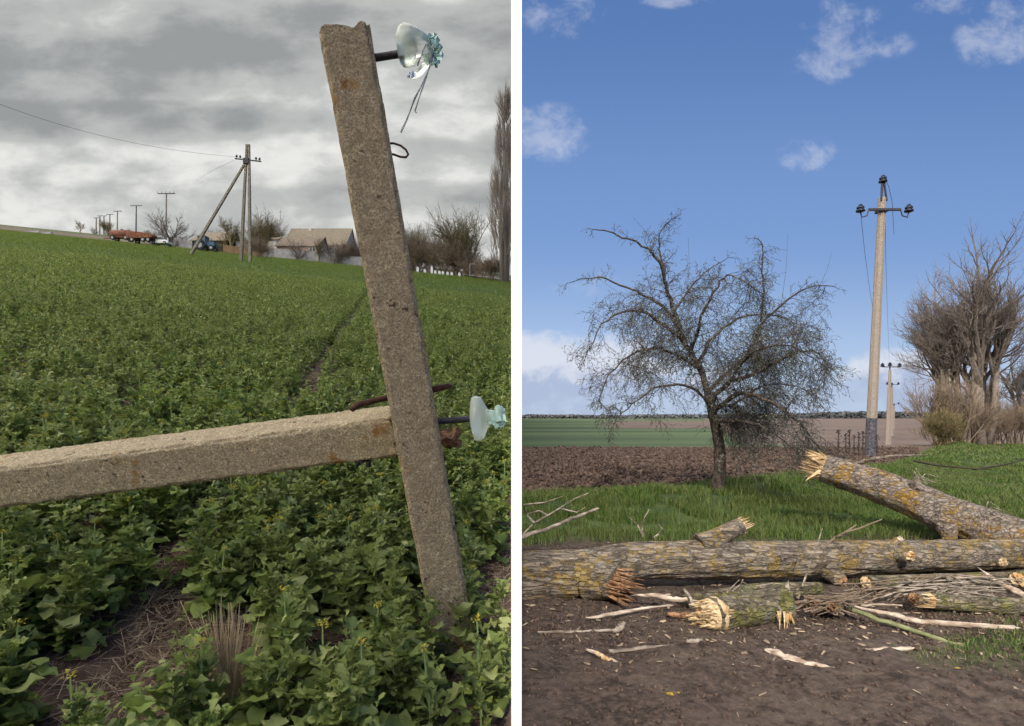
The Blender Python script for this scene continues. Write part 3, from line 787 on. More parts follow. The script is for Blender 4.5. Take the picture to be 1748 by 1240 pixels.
def t_poles():
    D0 = None
    data = [(283,330,121,'nearest and tallest T shaped pole of the receding row, in front of the bare tree'), (232,351,190,'second nearest T shaped pole of the receding row, above the rust trailers'),
            (200,360.5,262,'third T shaped pole of the receding row, right of the small tree group'), (187,366,320,'fourth T shaped pole of the receding row'),
            (177,368.5,352,'fifth T shaped pole of the receding row'), (170,368.5,385,'sixth T shaped pole of the receding row'), (164,372,405,'farthest T shaped pole of the receding row, beside the small tree group')]
    for px, top, D, lab in data:
        g = GL(px, D); T = P(px, top, D); H = T.z-g.z
        root = empty('utility_pole', g); tag(root, lab, 'utility pole', 'T shaped utility poles receding along the field')
        mb = MB(); mb.tube([(0,0,-.5), (H*.012,0,H)], [.2*max(1,D/150), .13*max(1,D/150)], 4); mb.build('shaft', M['pole_dark' if px == 232 else 'pole_far'], root)
        mb = MB(); wd = 29/F*121*.5 if D < 150 else min(1.9, 10/F*D); mb.box((H*.012,0,H-.1), (2*wd,.2,.14*max(1,D/150))); mb.build('crossarm', M['pole_dark'], root)
        if D < 200:
            for s in (-1,-.5,0,.5,1):
                mb = MB(); mb.tube([(s*wd*.95,0,H), (s*wd*.95,0,H+.35)], .05, 5); mb.build('insulator', M['ceramic'], root)
t_poles()

M['roof'] = simple('asbestos_roof', (.22,.18,.13), (.30,.25,.18), 2, .9, stretch=(2,.3,1))
M['roof2'] = simple('brown_roof', (.20,.155,.115), (.28,.22,.165), 2, .9)
M['brickwall'] = simple('pink_brick', (.34,.24,.19), (.46,.35,.28), 3, .9)
M['render'] = simple('pale_render', (.50,.47,.43), (.62,.59,.55), 2, .9)
M['greywall'] = simple('concrete_fence', (.27,.26,.27), (.38,.37,.37), 1.5, .9)
M['window'] = simple('window_glass', (.04,.06,.07), (.12,.15,.16), 2, .2, bs=0)
M['red'] = simple('faded_red_paint', (.17,.06,.04), (.22,.10,.065), 3, .7)
M['rustbox'] = simple('rust_brown_paint', (.15,.055,.03), (.24,.10,.06), 3, .8)
M['blue'] = simple('blue_paint', (.035,.08,.15), (.07,.13,.21), 3, .5, bs=0)
M['tyre'] = simple('tyre_rubber', (.02,.02,.02), (.04,.04,.04), 8, .8)
M['whitepaint'] = simple('car_white', (.70,.70,.70), (.78,.78,.78), 3, .35, bs=0)
M['dark'] = simple('dark_timber', (.03,.025,.02), (.06,.05,.04), 4, .9)
M['woodfence'] = simple('brown_pickets', (.17,.10,.06), (.26,.17,.10), 4, .9)

def house(name, px0, px1, D, base, eave, ridge, depth, wall, roof, label, windows=(), chimney=None, over=.3, ridge_px=None, cat='house'):
    X0, X1 = pxu(px0)*D, pxu(px1)*D; g = Vector(((X0+X1)/2, D, min(zL(X0, D), zL(X1, D)))); root = empty(name, g); tag(root, label, cat)
    w = X1-X0; ze = EYE+pyw(eave)*D-g.z; zr = EYE+pyw(ridge)*D-g.z
    mb = MB(); mb.box((0, depth/2, (ze-.4)/2), (w, depth, ze+.4)); 
    mb.prism([(-w/2,ze),(w/2,ze),(w/2,ze+.01),(-w/2,ze+.01)], 0, depth)
    for x in (-w/2, w/2-.2):
        k = len(mb.v); mb.v += [Vector((x,0,ze+.01)), Vector((x,depth,ze+.01)), Vector((x,depth/2,zr-.08)), Vector((x+.2,0,ze+.01)), Vector((x+.2,depth,ze+.01)), Vector((x+.2,depth/2,zr-.08))]
        for q in ((0,1,2),(5,4,3),(0,3,4,1),(1,4,5,2),(2,5,3,0)): mb.face([k+i for i in q])
    mb.build('wall', M[wall], root)
    mb = MB(); sl = (zr-ze)/(depth/2); e = over
    for s, y in ((1, -e), (-1, depth+e)):
        za = ze-e*sl*.6; ym = depth/2
        a = [Vector((-w/2-e, y, za)), Vector((w/2+e, y, za)), Vector((w/2+e, ym, zr)), Vector((-w/2-e, ym, zr))]
        b = [p+Vector((0,0,.14)) for p in a]; k = len(mb.v); mb.v += a+b
        for q in ((0,1,2,3),(7,6,5,4),(0,4,5,1),(1,5,6,2),(2,6,7,3),(3,7,4,0)): mb.face([k+i for i in q])
    rf = mb.build('roof', M[roof], root)
    if chimney:
        mb = MB(); x = pxu(chimney[0])*D-g.x; z = EYE+pyw(chimney[1])*D-g.z; mb.box((x, depth/2-.4, z-1), (.55,.55,2)); mb.build('chimney', M['render'], rf)
    for (a, b, t, bo) in windows:
        xa, xb = pxu(a)*D-g.x, pxu(b)*D-g.x; zt, zb = EYE+pyw(t)*D-g.z, EYE+pyw(bo)*D-g.z
        mb = MB(); mb.box(((xa+xb)/2, -.03, (zt+zb)/2), (xb-xa, .1, zt-zb)); f = mb.build('window', M['render'], root)
        for s in (-1, 1):
            mb = MB(); mb.box(((xa+xb)/2+s*(xb-xa)*.23, -.09, (zt+zb)/2), ((xb-xa)*.36, .04, (zt-zb)*.84)); mb.build('pane', M['window'], f)
    return root
house('farmhouse', 485, 589, 116, 452, 419, 379, 9, 'render', 'roof', 'farmhouse with the highest long brown roof behind the grey fence', [(550,572,419,434)], (518,379))
house('cottage', 472, 541, 108, 450, 420.5, 394, 8, 'brickwall', 'roof2', 'low pinkish brick cottage in front of the higher roofed farmhouse', [(528,539,422,430)])
house('barn', 328, 384, 104, 440, 411, 386, 8, 'dark', 'roof', 'old barn with steep thatch coloured roof behind the slanting strut', cat='barn')
house('shed', 378, 432, 108, 440, 412, 409, 5, 'render', 'dark', 'long low whitewashed shed with flat dark roof behind the tractor', cat='shed', over=.15)
house('outbuilding', 455, 472, 114, 450, 410, 401, 4, 'render', 'roof2', 'small pale outbuilding just left of the brick cottage', cat='outbuilding')
def mast(px, top, D, label):
    g = GL(px, D); h = EYE+pyw(top)*D-g.z; root = empty('antenna_mast', g); tag(root, label, 'antenna')
    mb = MB(); mb.tube([(0,0,0),(0,0,h)], .05, 5); mb.build('shaft', M['wire'], root)
    mb = MB(); mb.box((0,0,h-.5), (.9,.05,.05)); mb.build('aerial', M['wire'], root)
mast(479, 358, 117, 'taller thin aerial mast left of the farmhouse roof'); mast(471, 372, 117, 'shorter thin aerial mast left of the farmhouse roof')
def wall_fence(px0, px1, D0, D1, hgt, label, m='greywall', panel=2.5, name='concrete_fence'):
    a, b = GL(px0, D0), GL(px1, D1); root = empty(name, a); tag(root, label, 'fence')
    d = b-a; n = max(1, int(Vector((d.x, d.y, 0)).length/panel))
    for i in range(n):
        p = d*(i/n); q = d*((i+1)/n-.0001); p2 = p.lerp(q, .985)
        mb = MB(); 
        k = 0; dy = Vector((0,.08,0))
        mb.v += [p-Vector((0,0,.3)), p2-Vector((0,0,.3)), p2+Vector((0,0,hgt)), p+Vector((0,0,hgt))]; mb.v += [v+dy for v in mb.v[:4]]
        for f in ((0,1,2,3),(7,6,5,4),(0,4,5,1),(1,5,6,2),(2,6,7,3),(3,7,4,0)): mb.face(list(f))
        mb.build('panel', M[m], root)
        mb = MB(); mb.box(p+Vector((0,.04,hgt/2)), (.16,.2,hgt+.12)); mb.build('post', M[m], root)
wall_fence(448, 700, 101, 101, 1.75, 'grey concrete panel fence in front of the brick cottage')
wall_fence(296, 335, 107, 106, 1.7, 'short grey concrete fence between the white car and the barn')
wall_fence(382, 446, 98, 98, 1.45, 'reddish brown timber fence behind the slanting strut legs', 'woodfence', 1.4, 'timber_fence')

def wheel(mb_t, c, r, w=.3):
    lathe(mb_t, Vector(c)-Vector((0,w/2,0)), (0,1,0), [(0,.01),(0,r*.5),(0,r*.93),(w*.15,r),(w*.85,r),(w,r*.93),(w,r*.5),(w,.01)], 16)
def wheels(root, lst, w=.3):
    for (x, y, r) in lst:
        t = MB(); lathe(t, (x, y-w/2, r), (0,1,0), [(0,r*.5),(0,r*.93),(w*.15,r),(w*.85,r),(w,r*.93),(w,r*.5)], 16)
        wh = t.build('wheel', M['tyre'], root); h = MB(); lathe(h, (x, y-w/2-.01, r), (0,1,0), [(0,.01),(0,r*.5),(w,r*.5),(w,.01)], 12); h.build('rim', M['wire'], wh)
def tractor():
    g = GL(352, 92); root = empty('tractor', g+Vector((0,0,.1))); tag(root, 'blue farm tractor with cab standing at the field edge', 'tractor')
    mb = MB(); mb.box((.75,0,1.15), (1.5,.8,.7)); mb.box((1.5,0,1.1), (.08,.7,.6)); mb.box((-.5,0,.95), (1.2,.9,.5)); mb.build('body', M['blue'], root)
    mb = MB(); mb.box((-.45,0,2.36), (1.35,1.3,.1)); 
    for x in (-1.05,.12):
        for y in (-.6,.6): mb.box((x,y,1.8), (.08,.08,1.1))
    mb.box((-.45,0,1.25), (1.25,1.25,.3)); c = mb.build('cab', M['blue'], root)
    mb = MB(); mb.box((-.45,0,1.85), (1.1,1.12,.85)); mb.build('window', M['window'], c)
    mb = MB(); mb.tube([(.7,.2,1.5),(.7,.2,2.3)], .05, 6); mb.build('exhaust', M['tyre'], root)
    for y in (-.62,.62):
        mb = MB()
        for k in range(7):
            a = R(20+k*23); mb.box((-.6+math.cos(a)*.95, y, .8+math.sin(a)*.95), (.08,.4,.42), Matrix.Rotation(-a, 3, 'Y'))
        mb.build('fender', M['blue'], root)
    wheels(root, [(-.6,-.72,.82), (-.6,.72,.82), (1.15,-.6,.45), (1.15,.6,.45)], .38)
tractor()
def trailers():
    g = GL(208, 101); root = empty('tank_trailer', g+Vector((0,0,.35))); tag(root, 'faded red tank trailer at the field edge, left of the rusty trailer', 'trailer')
    mb = MB(); lathe(mb, (-1.9,0,1.25), (1,0,0), [(0,.01),(0,.5),(.15,.68),(3.3,.68),(3.45,.5),(3.45,.01)], 18); mb.build('tank', M['red'], root, True)
    mb = MB(); mb.box((0,0,.6), (4.1,.9,.16)); mb.box((-2.6,0,.5), (1.3,.12,.12)); mb.build('chassis', M['rustbox'], root)
    mb = MB(); mb.tube([(0,0,1.9),(0,0,2.1)], .22, 10); mb.build('hatch', M['red'], root)
    wheels(root, [(-1.2,-.6,.42), (1.1,-.6,.42), (-1.2,.6,.42), (1.1,.6,.42)])
    g = GL(243, 99); root = empty('box_trailer', g+Vector((0,0,.35))); tag(root, 'rusty brown box trailer with tapering front, right of the red tank trailer', 'trailer')
    mb = MB(); mb.prism([(-2.2,.7),(1.6,.7),(2.3,.95),(2.35,1.25),(-.2,1.75),(-2.2,1.8)], -.9, .9); mb.build('box', M['rustbox'], root)
    mb = MB(); mb.box((0,0,.58), (4.3,.7,.14)); mb.build('chassis', M['dark'], root)
    for x in (-1.8,-.6,.6,1.5):
        mb = MB(); mb.box((x,-.93,1.2), (.08,.05,.9)); mb.build('rib', M['red'], root)
    wheels(root, [(-1.3,-.75,.42), (.6,-.75,.42), (1.5,-.75,.42), (-1.3,.75,.42), (1.5,.75,.42)])
    g = GL(276, 100); root = empty('parked_car', g+Vector((0,0,.25))); tag(root, 'small white car parked between the rusty trailer and the bare tree', 'car')
    mb = MB(); mb.prism([(-1.5,.3),(1.5,.3),(1.55,.7),(1.0,.85),(-1.45,.88),(-1.55,.6)], -.75, .75); mb.build('body', M['whitepaint'], root)
    mb = MB(); mb.prism([(-1.2,.86),(.8,.85),(.3,1.32),(-.9,1.34)], -.66, .66); mb.build('cabin', M['window'], root)
    mb = MB(); mb.box((-.3,0,1.36), (1.2,1.3,.05)); mb.build('roof', M['whitepaint'], root)
    wheels(root, [(-.95,-.7,.3), (.95,-.7,.3), (-.95,.7,.3), (.95,.7,.3)], .2)
trailers()
def slabs():
    for px, D, w, lab in ((58, 112, 2.4, 'left one of two pale slabs lying on the ploughed slope'), (80, 111, 2.0, 'right one of two pale slabs lying on the ploughed slope')):
        o = empty('concrete_slab', GL(px, D)); tag(o, lab, 'slab'); mb = MB(); mb.box((0,0,.25), (w,.6,.3)); mb.box((w*.4,0,.45), (.3,.5,.2)); mb.build('slab', M['greywall'], o)
slabs()
# village trees
tgp = 'bare trees round the village'
T1 = bare_tree('bare_tree', GL(291, 106), 10.6, 2, 'wide spreading bare grey tree right of the nearest T shaped pole', r=.022, trunk_h=.16, prm=dict(kids=4, open=1.3, l0=.34, heads=7, ang=R(40), up=.04, tw=.014, depth=3), group=tgp)
T2 = bare_tree('bare_tree', GL(394, 100), 9.2, 5, 'olive brown bare tree over the whitewashed shed, left of the pole legs', mt='twig_olive', mc='twig_olive', r=.018, trunk_h=.3, prm=dict(kids=4, open=1.0, l0=.34, heads=7, tw=.014, depth=3, up=.05), group=tgp)
T3 = bare_tree('bare_tree', GL(441, 103), 10.8, 8, 'tall olive bare tree just right of the pole legs', mt='twig_olive', mc='twig_olive', r=.016, trunk_h=.15, trunks=3, spread=.12, prm=dict(kids=4, open=.6, l0=.38, heads=5, tw=.014, depth=3, up=.05), group=tgp)
place_copy(T1, GL(507, 99), .55, 1.1, 'small dark bare orchard tree before the cottage, left of two others', tgp)
place_copy(T2, GL(544, 99.5), .62, 2.2, 'bare orchard tree in front of the right end of the cottage roof', tgp)
place_copy(T1, GL(571, 99), .50, 3.0, 'small bare tree under the right end of the farmhouse roof', tgp)
place_copy(T2, GL(137, 300), 1.0, .5, 'small bare tree group on the skyline left of the distant poles', tgp)
place_copy(T3, GL(186, 270), .95, 2.5, 'bare tree among the distant T shaped poles', tgp)
place_copy(T1, GL(160, 310), .6, 1.5, 'tiny bare tree right of the skyline tree group', tgp)
place_copy(T3, GL(455, 119), .9, 4.5, 'grey bare tree behind the small pale outbuilding', tgp)
place_copy(T2, GL(516, 126), .95, 5.2, 'bare tree top poking over the farmhouse chimney', tgp)
place_copy(T1, GL(370, 122), .78, 4.2, 'bare tree behind the barn roof', tgp)
place_copy(T2, GL(246, 140), .5, 3.3, 'low bushy tree behind the rusty trailer', tgp)
place_copy(T2, GL(225, 150), .48, 1.3, 'low bushy tree behind the red tank trailer', tgp)
S1 = bare_tree('bare_shrub', GL(605, 103), 6.0, 12, 'brown bare shrub behind the fence right of the farmhouse', 'shrub', 'twig_brown', 'twig_brown', r=.012, trunk_h=.08, trunks=9, spread=.35, prm=dict(kids=4, open=.8, l0=.40, heads=3, tw=.012, depth=3, up=.05), group='brown bare shrubs beyond the field edge')
place_copy(S1, GL(588, 101.5), .7, 1.0, 'low brown shrub at the right foot of the farmhouse', 'brown bare shrubs beyond the field edge')
place_copy(S1, GL(258, 118), .55, 2.0, 'low brown shrub behind the white car', 'brown bare shrubs beyond the field edge')
place_copy(S1, GL(440, 84), .62, .6, 'dry pale brush clump at the foot of the pole legs', 'brown bare shrubs beyond the field edge')
shg = 'bare trees right of the leaning concrete post'
for i, (px, D, s, src, lab) in enumerate([(700,104,1.35,S1,'brown bare thicket tree hugging the right side of the leaning post'), (716,118,1.25,T3,'tallest grey brown tree right of the leaning post'),
      (735,103,1.25,S1,'brown round thicket tree, second right of the leaning post'), (757,106,1.35,S1,'brown round thicket tree, third right of the leaning post'), (776,120,1.1,T2,'olive tree top behind the round thicket trees'),
      (782,102,1.2,S1,'round thicket tree above the white stones'), (800,104,1.55,T3,'yellowish tall tree left of the poplar'), (812,99,.75,S1,'low brown shrub left of the poplar'), (690,122,1.1,T1,'grey bare tree peeping out behind the leaning post')]):
    place_copy(src, GL(px, D), s, i*1.3, lab, shg)
S2 = bare_tree('bare_shrub', GL(838, 88), 5.0, 22, 'dark brown bramble thicket at the foot of the poplar', 'shrub', 'twig_brown', 'twig_brown', r=.012, trunk_h=.06, trunks=9, spread=.3, prm=dict(kids=4, open=.7, l0=.38, heads=3, tw=.011, depth=3, up=.05))
# poplar, tall and narrow
def poplar():
    D = 84; root = empty('poplar_tree', GL(861, D)); tag(root, 'tall narrow bare poplar cut by the white divider strip', 'tree'); rg = random.Random(4)
    H = EYE+pyw(168)*D-root.location.z; tb, cb = MB(), MB()
    tb.tube([(0,0,-.3),(.1,0,H*.3),(0,.1,H*.7),(0,0,H)], [.55,.38,.2,.03], 8)
    for k in range(5):
        t2 = MB(); x = rg.uniform(-1.1,.9); t2.tube([(x*.6,rg.gauss(0,.3),-.2),(x,rg.gauss(0,.6),H*.3),(x*.6,rg.gauss(0,.5),H*rg.uniform(.55,.9))], [.28,.2,.05], 6); t2.build('stem', M['twig_pale'], root, True)
    pr = dict(seg=4, kids=4, ang=R(24), ratio=.62, up=.22, wob=.09, tw=.009, taper=.5, depth=2, rr=.5)
    for i in range(190):
        f = rg.random()**.85*.9; a = rg.random()*6.28; z = H*(.06+f); wmax = 5.2*min(1, (1.0-f)*1.25)
        d = Vector((math.cos(a)*.35, math.sin(a)*.35, 1)); grow(cb, Vector((math.cos(a)*.25*wmax, math.sin(a)*.25*wmax, z)), d, H*.11*(1.1-.5*f), .07, 2, pr, rg)
    lim = pxu(879)*D-root.location.x
    for v in cb.v:
        if v.x > lim: v.x = lim-.02*abs(rg.random())
    tb.build('trunk', M['twig_pale'], root, True); cb.build('crown', M['twig_pale'], root)
poplar()
def white_stones():
    rg = random.Random(3)
    L = [(713,460,'leftmost, larger white painted stone just right of the leaning post'), (737,459,'tall white stone second from the left beyond the field'), (725,464,'low white stone between the two leftmost tall ones'), (743,467,'white stone third of the row'), (750,469,'white stone in the middle of the row'),
         (756,468,'white stone right of the middle of the row'), (764,469,'broad low white stone of the row'), (771,471,'small low white stone of the row'), (784,470,'rightmost tall white stone before the street lamp')]
    for px, py, lab in L:
        D = 97; g = GL(px, D); top = EYE+pyw(py-4)*D; h = max(.7, top-g.z)
        o = empty('white_stone', g); tag(o, lab, 'stone', 'white stones in a row beyond the field')
        mb = MB(); mb.prism([(-.18,0),(.18,0),(.22,h*.7),(.12,h),(-.12,h),(-.2,h*.7)], -.1, .1); mb.build('stone', M['whitepaint'], o)
    g = GL(802, 96); o = empty('street_lamp', g); tag(o, 'small pale lamp post with bent arm left of the poplar', 'street lamp')
    h = EYE+pyw(452)*96-g.z; mb = MB(); mb.tube([(0,0,0),(0,0,h),(.2,0,h+.1)], .06, 6); mb.build('pole', M['wire'], o); mb = MB(); mb.box((.5,0,h+.1), (.7,.2,.1)); mb.build('lamp_head', M['wire'], o)
    a = [GL(792,97), GL(830,93), GL(873,90)]; mb = MB()
    for p, q in zip(a[:-1], a[1:]): mb.quad(p+Vector((0,0,.5)), q+Vector((0,0,.5)), q+Vector((0,4,1.55)), p+Vector((0,4,1.55)))
    tag(mb.build('road', M['greywall']), kind='structure')
white_stones()

# ------------------------------------------------------------------ the lower plot: grass
def grass():
    Vs = []
    def blades(n, y0, y1, h, w, wet=1.0, patch_only=False):
        Y = np.sqrt(y0**2+(y1**2-y0**2)*rs.rand(n)); X = KB*Y+.02+rs.rand(n)*(Y*.95+.3)
        gr, pl, green, brown, patch = masks(X, Y)
        k = rs.rand(n) < np.clip(gr*1.15-.1, 0, 1)*(1-sstep(.1,.6,pl))
        k &= fbm(X*2.6, Y*2.6, 77, 3) > .30+.10*(X < Y*.5)*(rs.rand(n) < .8)
        X, Y = X[k], Y[k]; n = len(X); z = hR(X, Y)
        hm = h*(.35+1.1*fbm(X*1.2, Y*1.2, 50, 3))*(.5+.8*rs.rand(n))*np.where(Y < 6, .35, 1)*(1-.45*sstep(5, 9, X-Y*.2))
        a = rs.rand(n)*6.28; ln = hm*(.35+.5*rs.rand(n)); p0 = np.stack([X, Y, z-.01], -1)
        mid = p0+np.stack([np.cos(a)*ln*.35, np.sin(a)*ln*.35, hm*.65], -1); tip = p0+np.stack([np.cos(a)*ln, np.sin(a)*ln, hm], -1)
        s = np.stack([-np.sin(a), np.cos(a), 0*a], -1)*w
        Vs.append(np.stack([p0-s, p0+s, mid-s*.7, mid+s*.7, tip-s*.12, tip+s*.12], 1).reshape(-1, 3))
    blades(170000, 3.0, 9.5, .125, .0030)
    blades(200000, 9.0, 17, .15, .005)
    blades(110000, 16, 34, .15, .011)
    V = np.concatenate(Vs); n = len(V)//6; b = np.array([[0,1,3,2],[2,3,5,4]])
    Q = (b[None]+(np.arange(n)*6)[:,None,None]).reshape(-1, 4)
    o = np_obj('grass', V, Q, M['grass']); tag(o, 'fresh green grass along the verge behind the fallen trunks', 'grass', kind='stuff')
grass()

# ------------------------------------------------------------------ apple tree
def apple():
    D = 10.25; base = P(1222, 858, D); base.z = float(hR(np.array(base.x), np.array(base.y))); root = empty('apple_tree', base)
    tag(root, 'gnarled bare apple tree with drooping twigs in the grass before the ploughed soil', 'tree')
    rg = random.Random(21)
    def fx(mb, name, m, par=root, sm=True): mb.v = [p-base for p in mb.v]; return mb.build(name, M[m], par, sm)
    def path(pl, jit=.0): return [P(x, y, D+dz) for x, y, dz in pl]
    def dens(pts, n=4):
        out = []
        for i in range(len(pts)-1):
            p0 = pts[max(0,i-1)]; p1 = pts[i]; p2 = pts[i+1]; p3 = pts[min(len(pts)-1,i+2)]
            for k in range(n):
                t = k/n; out.append(.5*((2*p1)+(p2-p0)*t+(2*p0-5*p1+4*p2-p3)*t*t+(3*p1-p0-3*p2+p3)*t**3))
        out.append(pts[-1]); return out
    tr = dens(path([(1218,868,0),(1222,845,0),(1229,800,0),(1226,750,.05),(1215,700,0),(1208,665,0)]), 5)
    mb = MB(); mb.tube(tr, [.155 if i == 0 else max(.075, .132-.0025*i) for i in range(len(tr))], 14, rough=.09); fx(mb, 'trunk', 'bark_apple')
    limbs = [([(1208,668,0),(1195,630,.1),(1172,590,.2),(1155,545,.2),(1140,500,.1),(1130,455,-.1),(1105,425,-.2),(1060,405,-.3),(1012,392,-.3)], .085, .012),
             ([(1140,500,.1),(1132,455,.4),(1124,425,.5),(1128,395,.5),(1150,372,.5)], .04, .008),
             ([(1160,560,.2),(1120,515,.6),(1070,492,.9),(1020,474,1.0),(968,484,1.1)], .045, .008),
             ([(1172,590,.2),(1120,545,-.5),(1070,530,-1.0),(1028,555,-1.3),(1000,610,-1.4)], .045, .008),
             ([(1195,630,.1),(1140,600,-.8),(1090,600,-1.2),(1040,640,-1.5),(1022,685,-1.5)], .04, .008),
             ([(1212,690,0),(1240,655,-.3),(1285,640,-.6),(1335,612,-.8),(1385,600,-.9),(1420,630,-1)], .07, .010),
             ([(1208,668,0),(1245,635,.3),(1280,600,.4),(1298,555,.4),(1345,512,.4),(1390,488,.3),(1425,490,.3)], .06, .009),
             ([(1298,550,.4),(1304,500,.4),(1300,455,.4),(1302,418,.4),(1290,408,.4)], .032, .010),
             ([(1218,705,0),(1255,675,-.6),(1305,680,-1.1),(1355,715,-1.4),(1395,760,-1.5),(1400,790,-1.5)], .065, .010),
             ([(1190,625,.1),(1225,570,.7),(1270,540,1.1),(1330,540,1.4),(1390,570,1.5)], .05, .008),
             ([(1180,600,.2),(1200,540,-.5),(1225,490,-.8),(1250,470,-1.0),(1300,500,-1)], .045, .008),
             ([(1150,535,.2),(1180,490,.8),(1210,460,1.0),(1250,440,1.1)], .035, .007),
             ([(1215,700,0),(1180,660,-.9),(1130,660,-1.3),(1080,690,-1.5),(1050,720,-1.6)], .04, .008),
             ([(1215,695,0),(1250,690,.9),(1300,660,1.4),(1360,660,1.6),(1410,700,1.7)], .045, .008),
             ([(1240,655,-.3),(1290,600,-1.2),(1350,590,-1.6),(1400,620,-1.7)], .04, .008),
             ([(1222,720,0),(1270,720,-.9),(1320,740,-1.3),(1370,780,-1.5)], .04, .008)]
    lb, tw, bd = MB(), MB(), MB()
    def droop(p, d, L, r, depth):
        n = max(3, int(L/.09)); n = min(n, 9); pts = [p]; rad = [r]; dd = d.normalized(); q = p; dirs = []
        for i in range(n):
            g_ = .06 if q.z > 3.6 else .16; dd = dd+Vector((rg.gauss(0,.27), rg.gauss(0,.27), rg.gauss(0,.22)-g_-(.05 if depth < 2 else 0))); dd.normalize(); q = q+dd*(L/n); pts.append(q); rad.append(max(.0022, r*(1-.75*(i+1)/n))); dirs.append(dd.copy())
        tw.tube(pts, rad, 4 if r > .008 else 3, caps=False)
        if depth <= 0:
            for i in range(1, len(pts)):
                if rg.random() < .75:
                    c = pts[i]; s = rg.uniform(.010, .026); a = Vector((rg.gauss(0,1), rg.gauss(0,1), rg.gauss(0,1))).normalized()*s; b = Vector((rg.gauss(0,1), rg.gauss(0,1), rg.gauss(0,1))).normalized()*s*.6
                    bd.tri(c, c+a-b, c+a+b)
            return
        m = int(L/(.055 if depth == 1 else .075))+1
        for k in range(m):
            f = (k+.6*rg.random()+.3)/m*n; a = min(n-1, int(f)); b = pts[a].lerp(pts[a+1], min(1, f-a)); ax = dirs[a]; o = ax.orthogonal(); o.rotate(Quaternion(ax, rg.random()*6.28))
            an = rg.uniform(.5, 1.2); droop(b, ax*math.cos(an)+o*math.sin(an), L*rg.uniform(.28, .62), max(.0026, rad[a]*.55), depth-1)
    allp = []
    def tangle(cnt, mx, sx, my, sy, seed):
        for i in range(cnt):        # each shoot starts on the nearest limb
            t = P(rg.gauss(mx, sx), rg.gauss(my, sy), D+rg.gauss(0,.8)); b = min(allp, key=lambda q: (q-t).length); v = t-b
            if v.length > 1.0: continue
            droop(b, v+Vector((0,0,.25)), max(.3, min(.8, v.length*1.5)), .008, 2)
    for pl, r0, r1 in limbs:
        pts = dens(path(pl), 4); L = len(pts); rad = [r0+(r1-r0)*i/(L-1) for i in range(L)]
        for i in range(1, L-1): pts[i] = pts[i]+Vector((rg.gauss(0,.012), rg.gauss(0,.02), rg.gauss(0,.012)))
        rad = [r_*.7 for r_ in rad]; lb.tube(pts, rad, 8, rough=.1)
        sparse = r0 < .034; allp += pts[2:-2]
        for i in range(3 if r0 > .05 else 2, L):
            if (sparse or pts[i].z > 3.9) and rg.random() < .4: continue
            for k in range(2 if rg.random() < .55 else 1):
                ax = (pts[i]-pts[i-1]).normalized(); o = ax.orthogonal(); o.rotate(Quaternion(ax, rg.random()*6.28)); an = rg.uniform(.5, 1.25)
                droop(pts[i], ax*math.cos(an)+o*math.sin(an)+Vector((0,0,.35)), rg.uniform(.25, .68)*(.42 if sparse else 1)*(.55 if pts[i].z > 3.9 else 1)*(.7 if i > L*.75 else 1), max(.005, rad[i]*.30), 2)
        droop(pts[-1], (pts[-1]-pts[-2]), rg.uniform(.15, .3), .005, 1)
    tangle(85, 1300, 62, 610, 55, 1); tangle(60, 1310, 50, 715, 35, 2); tangle(45, 1140, 55, 575, 50, 3)
    # a few upright water shoots
    for x, y, x2, y2 in [(1020,560,1012,470),(1200,520,1208,440),(1145,378,1160,355),(1335,520,1345,400),(1400,490,1420,430),(1180,480,1175,405),(1100,425,1080,370),(1290,560,1275,470),(1262,500,1258,440)]:
        b = P(x2,y2,D+.3); a = min(allp, key=lambda q: (q-P(x,y,D+.3)).length); tw.tube([a, a.lerp(b,.5)+Vector((.03,0,0)), b], [.005,.003,.0018], 3, caps=False)
    fx(lb, 'limbs', 'bark_apple'); c = fx(tw, 'crown', 'twig', sm=False); fx(bd, 'buds', 'apple_leaf', c, False)
apple()

